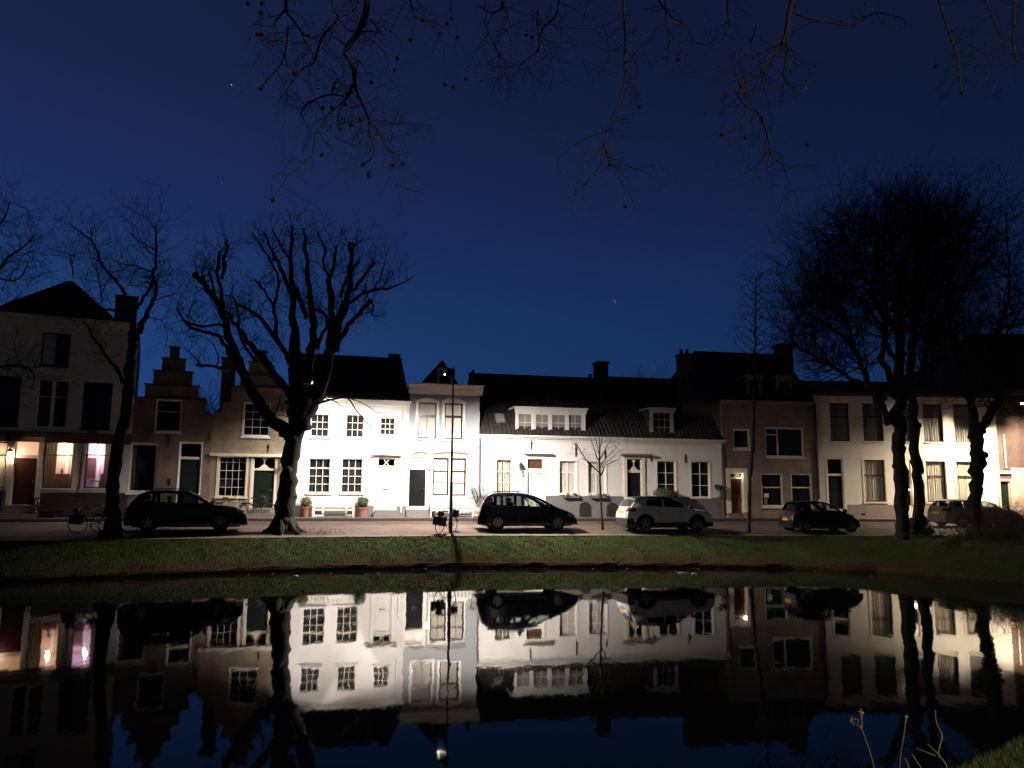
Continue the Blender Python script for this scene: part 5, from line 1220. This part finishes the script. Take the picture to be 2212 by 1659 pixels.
    # wheels
    for w_ in wheels:
        for s_ in (-1,1):
            c=(w_-L/2,0,0); y0=W/2-.215 if s_>0 else -(W/2-.215)
            q=MB(); pr=[(wr*.64,.0),(wr*.66,.19),(wr*.88,.205),(wr*.97,.19),(wr,.15),(wr,.05),(wr*.96,.0),(wr*.64,0)]
            pr=[(r_,h_*s_) for r_,h_ in pr]; q.lathe(pr,(0,0,0),32,axis='y'); ty=q.build('wheel',M_tyre,t,smooth=False); ty.location=(w_-L/2,y0,wr)
            q=MB(); q.lathe([(wr*.64,.185*s_),(wr*.60,.19*s_),(wr*.58,.11*s_),(.001,.10*s_)],(0,0,0),28,axis='y')
            q.build('rim_barrel',M_tyre,ty)
            q=MB()
            for k in range(spokes):
                a=2*math.pi*k/spokes+.3; dx,dz=math.cos(a),math.sin(a); q.obox((dx*wr*.33,.165*s_,dz*wr*.33),(dx*wr*.28,0,dz*wr*.28),(0,.012,0),(-dz*.032,0,dx*.032))
            q.lathe([(.001,.18*s_),(.06,.178*s_),(.07,.15*s_)],(0,0,0),12,axis='y'); q.lathe([(wr*.66,.19*s_),(wr*.63,.198*s_),(wr*.59,.19*s_),(wr*.59,.17*s_)],(0,0,0),28,axis='y')
            q.build('rim',M_alloy,ty)
    return t
def paintm(name,c,r=.22): return mat(name,c,r,coat=.8)
def cpos(xd,Y): p=at(xd,1060,Y); return p.x,p.y
x,y=cpos(1134,37.0)
car('minivan','dark blue minivan with a sloping bonnet parked before the low white house',x,y,R(11),4.59,1.83,
    [(0,.34),(0,.60),(.05,.72),(.14,1.05),(.30,1.38),(.52,1.60),(.85,1.655),(1.5,1.68),(2.1,1.655),(2.6,1.54),(3.1,1.32),(3.5,1.10),(3.72,1.0),(4.15,.86),(4.42,.72),(4.56,.55),(4.59,.34)],
    (.90,3.63),.335,1.05,[[(.50,1.10),(.62,1.46),(1.0,1.50),(1.0,1.10)],[(1.12,1.09),(1.12,1.51),(1.92,1.52),(1.96,1.06)],[(2.08,1.05),(2.08,1.50),(2.32,1.45),(2.60,1.24),(2.66,1.04)],[(2.74,1.03),(2.52,1.42),(2.68,1.37),(3.08,1.17),(3.22,1.02)]],
    (2.62,3.52),(1.02,1.50),paintm('midnight_blue_paint',(.010,.012,.030)),tail=[(0.02,.95),(.10,.95),(.5,1.55),(.34,1.55)],head=[(4.1,.62),(4.1,.78),(4.6,.60),(4.6,.5)],plate=(-.012,.78),rails=(.7,2.2),spokes=8)
x,y=cpos(1434,37.7)
_c=car('white_suv','white SUV with a black roof and black wheel arch trim',x,y,R(13.5),4.40,1.82,
    [(0,.38),(-.02,.62),(0,.80),(.05,1.03),(.22,1.22),(.42,1.50),(.55,1.59),(1.2,1.645),(2.0,1.635),(2.5,1.53),(2.95,1.22),(3.2,1.08),(4.05,.99),(4.30,.84),(4.40,.6),(4.38,.36)],
    (.86,3.50),.355,1.08,[[(.86,1.20),(1.02,1.44),(1.72,1.50),(1.70,1.14)],[(1.80,1.13),(1.82,1.50),(2.26,1.49),(2.50,1.40),(2.88,1.10)]],
    (2.45,3.12),(1.14,1.48),paintm('white_car_paint',(.48,.48,.485),.25),cladding=.44,roofm=paintm('black_roof_paint',(.012,.012,.014)),tail=[(0,.92),(.42,.92),(.42,1.08),(0,1.10)],head=[(4.05,.80),(4.05,.93),(4.4,.88),(4.4,.74)],plate=(-.025,.90),dark_after=2,spokes=5)
_c.scale=(.965,.965,.99)
x,y=cpos(411,33.1)
_c=car('dark_suv','black SUV parked between the two left trees in front of the brick houses',x,y,R(18),4.78,1.86,
    [(0,.40),(-.01,.68),(.05,.98),(.20,1.20),(.46,1.50),(.75,1.63),(1.5,1.69),(2.3,1.645),(2.8,1.46),(3.25,1.17),(3.42,1.09),(4.2,1.01),(4.55,.88),(4.74,.66),(4.78,.40)],
    (.90,3.70),.36,1.12,[[(.50,1.18),(.70,1.46),(1.02,1.50),(1.0,1.16)],[(1.14,1.16),(1.14,1.52),(1.95,1.53),(1.97,1.13)],[(2.08,1.12),(2.08,1.52),(2.42,1.48),(2.75,1.34),(3.05,1.12)]],
    (2.70,3.36),(1.18,1.52),paintm('black_car_paint',(.008,.008,.009)),tail=[(0,.98),(.3,.98),(.3,1.12),(0,1.12)],head=[(4.3,.80),(4.3,.92),(4.78,.84),(4.78,.72)],plate=(-.02,.9),rails=(.7,2.4))
_c.scale=(.965,.965,.98)
x,y=cpos(1767,38.5)
car('small_hatchback','small black hatchback with a yellow rear plate parked in front of the brown brick house',x,y,R(10),3.45,1.63,
    [(0,.34),(-.02,.55),(.0,.72),(.05,.93),(.16,1.12),(.36,1.38),(.55,1.45),(1.2,1.475),(1.75,1.42),(2.2,1.18),(2.5,1.00),(2.7,.94),(3.1,.82),(3.33,.64),(3.44,.36)],
    (.56,2.90),.29,.96,[[(.42,1.04),(.55,1.28),(.78,1.32),(.80,1.02)],[(.90,1.0),(.90,1.33),(1.50,1.34),(1.52,.96)],[(1.62,.95),(1.62,1.33),(1.85,1.26),(2.25,.98)]],
    (1.86,2.50),(1.0,1.36),paintm('black_hatch_paint',(.009,.008,.009)),tail=[(0,.78),(.22,.78),(.30,1.0),(.1,1.0)],head=[(3.0,.66),(2.95,.82),(3.45,.66),(3.45,.56)],plate=(-.03,.60))
x,y=cpos(2102,42.6)
car('silver_wagon','pale estate car half hidden by the forked tree and the brushwood',x,y,R(8),4.45,1.76,
    [(0,.34),(-.01,.6),(.03,.85),(.16,1.05),(.42,1.34),(.65,1.42),(1.4,1.46),(2.1,1.45),(2.6,1.32),(3.1,1.06),(3.3,.98),(4.0,.86),(4.3,.70),(4.45,.36)],
    (.85,3.50),.315,.98,[[(.50,1.03),(.70,1.28),(1.06,1.31),(1.05,1.0)],[(1.16,1.0),(1.16,1.33),(1.95,1.34),(1.97,.98)],[(2.08,.97),(2.08,1.34),(2.4,1.28),(2.85,.98)]],
    (2.62,3.25),(1.04,1.34),paintm('silver_paint',(.14,.135,.13),.3),tail=[(0,.80),(.3,.80),(.3,.98),(0,.98)],head=[(3.95,.68),(3.95,.80),(4.45,.70),(4.45,.58)],plate=(-.02,.72))
# ------------------------------------------------------------------ bicycles
def bicycle(x,y,z,rz,label,lean=.12,bags=False,col=None):
    t=empty('bicycle',(x,y,z),rz,label,'bicycle'); t.rotation_euler=(lean,0,rz)
    r=.34; m_=col or M_iron
    for wx in (-.53,.53):
        q=MB(); q.tube([(wx+r*math.cos(a),0,r+r*math.sin(a)) for a in [2*math.pi*k/28 for k in range(29)]],.019,6,cap=False); w_=q.build('wheel',M_tyre,t,smooth=True)
        q=MB(); q.tube([(wx,-.04,r),(wx,.04,r)],.025,8)
        for k in range(14):
            a=2*math.pi*k/14; q.tube([(wx,.02*(-1)**k,r),(wx+(r-.02)*math.cos(a),0,r+(r-.02)*math.sin(a))],.0022,3)
        q.build('spokes',M_chrome,w_)
        q=MB(); q.tube([(wx+(r+.035)*math.cos(a),0,r+(r+.035)*math.sin(a)) for a in [math.pi*(.15+.75*k/12) if wx<0 else math.pi*(.1+.6*k/12) for k in range(13)]],.017,4); q.build('mudguard',m_,t)
    q=MB(); bb=(-.05,0,.29); st=(-.2,0,.83); hd=(.36,0,.86); hb=(.39,0,.62)
    for a,b,rr in ((bb,st,.016),(bb,hb,.019),((-.17,0,.72),(.35,0,.80),.014),((-.53,0,r),bb,.011),((-.53,0,r),(-.18,0,.76),.010),(hd,hb,.018),(hb,(.53,0,r),.013)): q.tube([a,b],rr,6)
    q.build('frame',m_,t,smooth=True)
    q=MB(); q.tube([(.35,0,.86),(.32,0,1.02),(.30,-.10,1.05),(.22,-.27,1.05),(.10,-.29,1.04)],.011,6); q.tube([(.32,0,1.02),(.30,.10,1.05),(.22,.27,1.05),(.10,.29,1.04)],.011,6); q.build('handlebar',M_chrome,t)
    q=MB(); q.tube([(-.2,0,.8),(-.22,0,.93)],.012,6); q.prism([(-.36,.93),(-.34,.99),(-.2,.985),(-.06,.965),(-.07,.94)],-.07,.07); q.build('saddle',M_trim,t)
    q=MB(); q.tube([(-.75,0,.70),(-.22,0,.72)],.009,5); q.tube([(-.70,-.06,.70),(-.53,-.06,r)],.006,4); q.tube([(-.70,.06,.70),(-.53,.06,r)],.006,4); q.box(-.75,-.08,.70,-.3,.08,.715); q.build('rack',M_iron,t)
    q=MB(); q.lathe([(.001,-.05),(.05,-.04),(.055,.03),(.001,.035)],(.44,0,.86),8,axis='y'); q.tube([(-.05,-.09,.29),(-.05,.09,.29)],.02,6); q.tube([(-.05,-.09,.29),(-.05,-.1,.13)],.01,5); q.build('crank',M_chrome,t)
    if bags:
        for sy in (-1,1):
            q=MB(); q.box(-.78,sy*.09,.36,-.38,sy*.22,.70); q.prism([(-.79,.66),(-.79,.73),(-.37,.73),(-.37,.66)],sy*.085,sy*.23); q.build('pannier',mat('green_black_canvas',(.014,.022,.018),.8),t)
        q=MB(); q.box(.42,-.17,.72,.68,.17,1.0); q.build('front_basket',mat('dark_wicker',(.05,.035,.03),.9),t)
        q=MB(); q.lathe([(.001,0),(.12,0),(.17,.12),(.13,.22),(.001,.24)],(-.55,0,.74),10); q.build('child_seat',mat('mauve_cushion',(.10,.05,.06),.8),t)
    return t
zb_=roadz(-2.6,35.4); bicycle(-2.85,35.45,zb_,R(62),'bicycle with dark panniers leaning against the lamp post',.1,True)
p=at(200,1140,31.6); bicycle(p.x,p.y,roadz(p.x,p.y),R(15),'dark bicycle parked left of the leaning tree',.05,True)
p=at(243,1140,31.9); bicycle(p.x+.1,p.y,roadz(p.x,p.y),R(20),'dark bicycle leaning behind the leaning tree, its front wheel showing on the right',-.08)
def onpave(h,T,x,y,off): u,_=h.uz(T,x,y,off); return h.world(u,off,.0)
def on(h,T,x,y,off): p=onpave(h,T,x,y,off); return (p.x,p.y,ZS-.005)
l=on(fC,Z2,1045,1290,-.5); bicycle(*l,fC.rz,'bicycle in front of the dark door of the tan brick house',-.1)
l=on(fC,Z2,850,1290,-.45); bicycle(*l,fC.rz+.05,'bicycle against the tan brick wall under the large window, behind the dark car',-.1,col=mat('pale_bike_paint',(.35,.3,.28),.4))
# ------------------------------------------------------------------ benches
def bench(loc,rz,w_,label,m,slats=12,cross=False):
    t=empty('garden_bench',loc,rz,label,'bench'); hw=w_/2
    for sx in (-1,1):
        for yy,zt in ((-.42,.62),(-.04,.9)):
            q=MB(); q.box(sx*hw-.03*(1 if sx>0 else -1),yy,0,sx*hw+.03*(1 if sx>0 else -1)*1,yy+.055,zt); q.build('leg',m,t)
        q=MB(); q.box(sx*hw-.03,-.46,.62,sx*hw+.03,.02,.655); q.build('armrest',m,t)
    q=MB()
    for k in range(5): q.box(-hw+.032,-.44+.085*k,.41,hw-.032,-.37+.085*k,.435)
    q.box(-hw+.032,-.415,.33,hw-.032,-.39,.408); q.build('seat',m,t)
    q=MB(); q.box(-hw+.032,-.02,.86,hw-.032,.015,.93); q.box(-hw+.032,-.02,.50,hw-.032,.015,.55)
    for k in range(slats):
        x=-hw+.06+(w_-.12)*(k+.5)/slats; q.box(x-.022,-.012,.551,x+.022,.008,.859)
    q.build('backrest',m,t)
    return t
W_bench=mat('bench_white',(.74,.70,.64),.5)
bench(on(fD,Z3,519,1322,-.45),fD.rz,1.98,'white slatted garden bench between two potted shrubs under the white house windows',W_bench,16)
bench(on(fE,Z4,436,1296,-.4),fE.rz,2.25,'white garden bench under the bright windows of the grey house',W_bench,11)
bench(on(fA,Z1,318,1398,-.45),fA.rz,1.85,'reddish brown bench under the lit window of the tall house',mat('mahogany_bench',(.07,.025,.018),.5),14)
# ------------------------------------------------------------------ plants in pots and on walls
def leafball(mb,c,r,n,rnd,size=.05,sz=1.):
    for _ in range(n):
        v=Vector((rnd.gauss(0,1),rnd.gauss(0,1),rnd.gauss(0,1))).normalized(); v.z*=sz
        p=Vector(c)+v*r*rnd.uniform(.72,1.04); a=v.orthogonal().normalized(); a.rotate(Matrix.Rotation(rnd.uniform(0,6.3),3,v)); b=v.cross(a); s_=size*rnd.uniform(.6,1.3)
        mb.face([p-a*s_,p+b*s_*.5+v*s_*.3,p+a*s_,p-b*s_*.5])
def potted(loc,rp,hp,rf,label,leaf=M_leaf,pot=M_terra,n=500,sz=1.,size=.045,seed=1):
    t=empty('potted_shrub',loc,0,label,'potted plant'); q=MB(); q.lathe([(.001,0),(rp*.68,0),(rp*.93,hp*.86),(rp*1.06,hp*.87),(rp*1.06,hp),(rp*.9,hp),(rp*.86,hp*.9),(.001,hp*.88)],(0,0,0),18); q.build('pot',pot,t,smooth=False)
    f=MB(); rnd=random.Random(seed); leafball(f,(0,0,hp+rf*.72*sz),rf,n,rnd,size,sz); f.tube([(0,0,hp*.85),(0,0,hp+rf*.5)],.03,5); f.sphere((0,0,hp+rf*.72*sz),rf*.75,9,6,sz); f.build('foliage',leaf,t); return t
M_box=mat('box_leaves',(.10,.10,.035),.7,var=.5,scale=9)
potted(on(fD,Z3,302,1322,-.45),.29,.52,.31,'terracotta pot with a round clipped shrub left of the white bench',M_box,seed=1)
potted(on(fD,Z3,744,1322,-.45),.30,.50,.36,'terracotta pot with a green clipped ball between bench and white door',M_leaf,seed=2)
potted(on(fE,Z4,292,1290,-.35),.13,.2,.24,'small pot of reddish heather beside the grey house step',mat('heather',(.13,.04,.05),.8,var=.4),M_plinth,260,.8,.03,seed=3)
potted(on(fG,Z6,615,1300,-.5),.34,.95,.72,'large bushy plant in a tall pot before the left window of the cream-white house',M_leaf,mat('dark_pot',(.05,.045,.04),.6),900,.62,.07,seed=4)
potted(on(fC,Z2,1225,1345,-.4),.12,.25,.16,'small dark pot plant by the tan house doorstep',M_leaf,M_plinth,150,1,.03,seed=8)
def wallplant(h,T,x,y,r,label,seed,leaf=M_leaf,basket=True):
    u,z=h.uz(T,x,y,-.25); p=h.world(u,-.25,z); t=empty('wall_basket',p,h.rz,label,'hanging plant'); rnd=random.Random(seed)
    q=MB()
    q.lathe([(.001,-r*.9),(r*.4,-r*.75),(r*.62,-r*.2),(r*.58,-r*.2)],(0,0,0),12); q.tube([(0,.25,-r*.2),(0,0,-r*.2)],.012,5); q.build('basket',mat('pale_basket',(.4,.33,.27),.9),t)
    f=MB()
    for _ in range(7): leafball(f,(rnd.uniform(-1,1)*r*.8,rnd.uniform(-.4,.3)*r,rnd.uniform(-.1,.8)*r),r*.42,50,rnd,.05)
    f.build('foliage',leaf,t)
wallplant(fG,Z6,1032,1128,.38,'wall basket of dark flowers at the right end of the cream-white house',5)
for i,(x0,x1,y,lab) in enumerate(((750,875,1163,'flower box under the middle window of the low white house'),(965,1085,1166,'flower box under the right window of the low white house'))):
    r=fF.rect(Z5,(x0,y-8,x1,y+12),-.15); p=fF.world((r[0]+r[2])/2,-.15,r[1]); t=empty('flower_box',p,fF.rz,lab,'flower box'); hw=(r[2]-r[0])/2
    q=MB(); q.box(-hw,-.1,0,hw,.14,.13); q.build('trough',M_plinth,t); f=MB(); rnd=random.Random(60+i)
    for k in range(12): leafball(f,(-hw+2*hw*rnd.random(),rnd.uniform(-.12,.05),.12+rnd.uniform(-.12,.1)),.1,34,rnd,.035)
    f.build('foliage',mat('dry_leaves',(.11,.085,.045),.8,var=.4),t)
# climbing plant at the corner of grey and low white house
T=Tree('climbing_shrub',on(fF,Z5,92,1300,-.25),'sparse climbing shrub by the downpipe between grey and low white house','shrub',seed=77)
for pts in ([(88,1300,5),(85,1200,4),(80,1150,3),(60,1100,2)],[(90,1290,4),(100,1180,3),(120,1110,2),(128,1060,1)],[(92,1280,4),(130,1180,3),(165,1120,2),(190,1080,1)],[(85,1230,3),(60,1170,2),(40,1110,1.5)]):
    T.limb(Z5,pts,fF.a.y-.25,sides=4)
T.sprout(26,.3,.005,1,frm=.2,up=.1); f=MB(); rnd=random.Random(9)
for Q in T.limbs:
    for p_,r_ in Q[3:]: leafball(f,p_,.09,7,rnd,.035)
T.done('stems','twigs'); f.build('foliage',M_leaf,T.root)
# ------------------------------------------------------------------ brushwood on the verge at the right
T=Tree('brushwood',(22.0,34.8,1.15),'tangled mound of reddish brushwood on the bank under the forked tree','shrub',seed=91,mc=mat('dry_brush',(.13,.10,.05),.9,var=.4,scale=6))
rnd=random.Random(12)
for k in range(760):
    x=rnd.gauss(0,1.7); y=rnd.gauss(0,1.0); e=max(0,1-(x/4.4)**2-(y/2.4)**2); 
    if e<=0: continue
    p=Vector((x,y,.1*e)); d=Vector((rnd.gauss(0,.7),rnd.gauss(0,.7),1.2)); T.twig(p,d,(.5+1.25*e)*rnd.uniform(.5,1.0),.010,1,up=-.05,nseg=4,nch=2,wob=.35,cf=(.4,.7))
T.wood.tube([(-.5,0,-.1),(-.3,0,.5),(0,.1,.9)],[.05,.04,.02],5); T.done('stems','twigs')
# tufts and plants at the foot of the big tree
T=Tree('low_shrub',(bp.x+1.1,bp.y-.6,1.26),'low weeds growing at the foot of the pollarded tree','plant',seed=92,mc=mat('weeds',(.05,.07,.025),.9))
for k in range(90):
    T.twig(Vector((rnd.gauss(0,.8),rnd.gauss(0,.4),0)),Vector((rnd.gauss(0,.6),rnd.gauss(0,.6),1)),rnd.uniform(.1,.25),.006,1,up=0,nseg=3,nch=1)
T.wood.tube([(0,0,-.02),(.02,0,.12)],.01,4); T.done('stems','leaves')
# ------------------------------------------------------------------ dry stems on the near bank
M_stem=mat('dry_stem',(.22,.17,.11),.8,var=.3,scale=20); M_bud=mat('dry_seed_head',(.38,.32,.24),.9)
def stem(paths,Y,label,buds=()):
    b0=at(*Z14(*paths[0][0][:2]),Y); base=Vector((b0.x,b0.y,b0.z)); T=Tree('dry_plant',base,label,'plant',seed=int(paths[0][0][0]),mt=M_stem,mc=M_bud)
    for P in paths: T.limb(Z14,[(x,y,r*.72) for x,y,r in P],Y,Y+.1,sides=5,jit=.003,knots=0)
    rn=random.Random(3)
    for x,y,r in buds:
        c=at(*Z14(x,y),Y+.1)-base; rr=r*.3229*Y/FPX
        for _ in range(10):
            v=Vector((rn.gauss(0,1),rn.gauss(0,1),rn.gauss(0,1.6)))*rr*.6; T.tw.sphere(c+v,rr*.55,5,4)
    T.done('stem','seed_heads')
stem([[(700,1900,7),(680,1700,7),(660,1600,6),(628,1500,6),(600,1420,5),(580,1370,3)],[(590,1400,3),(560,1370,3),(525,1345,2)],[(592,1400,3),(592,1340,3),(585,1290,2)]],5.3,'dry plant stem with pale seed heads on the near bank, leftmost of three',[(590,1290,11),(583,1275,8),(525,1345,11),(535,1360,8),(568,1342,7)])
stem([[(850,1900,7),(845,1700,6),(850,1580,6),(868,1470,5),(882,1370,3),(888,1320,2)]],5.2,'thin dry stem with small seed heads in the middle of the three near bank plants',[(890,1315,8),(884,1345,6)])
stem([[(1190,1760,11),(1150,1630,10),(1105,1570,9),(1118,1500,8),(1128,1440,8),(1100,1380,7),(1086,1330,6),(1085,1272,4)],[(1110,1575,8),(1070,1535,7),(1028,1498,5)],[(1120,1590,8),(1060,1570,7),(1000,1545,6),(955,1528,4)],[(1060,1760,7),(990,1660,5),(955,1610,5),(928,1568,3)],[(930,1760,4),(915,1680,4),(880,1590,3)]],5.0,'pale forked dead branch sticking up at the bottom right')
# ------------------------------------------------------------------ floating litter and leaves on the water
rnd=random.Random(31); first=None
M_float=mat('floating_leaf',(.25,.15,.07),.6)
for k in range(60):
    x=rnd.uniform(-10,14); y=interp(WE,x)-abs(rnd.gauss(0,1.4))-.1
    q=MB(); a=rnd.uniform(0,3.1); r_=rnd.uniform(.03,.07); q.v=[]; q.face([(r_*math.cos(a+t_)*(1 if i%2 else .55),r_*math.sin(a+t_)*(1 if i%2 else .55),.008) for i,t_ in enumerate([2*math.pi*j/8 for j in range(8)])])
    if k%12==0 or first is None: o=q.build('floating_leaf',M_float); first=o
    else: o=first.copy(); COL.objects.link(o); o.rotation_euler=(0,0,a)
    o.location=(x,y,0); tag(o,'small brown leaf floating on the dark canal near the far bank','leaf','leaves floating near the far bank')
for X_,Y_,s_,lab in ((6.55,31.15,.16,'white scrap of litter floating at the far water edge below the white car'),(7.0,31.0,.12,'smaller white scrap of litter just right of the larger one at the water edge'),(-7.6,28.9,.09,'tiny white scrap floating at the water edge below the pollarded tree')):
    q=MB(); q.prism([(-s_,0.004),(s_*.8,.004),(s_,.03),(s_*.2,.055),(-s_*.7,.04)],-.06,.06); o=q.build('litter',mat('white_plastic',(.7,.7,.68),.5)); o.location=(X_,Y_,.0); tag(o,lab,'litter')
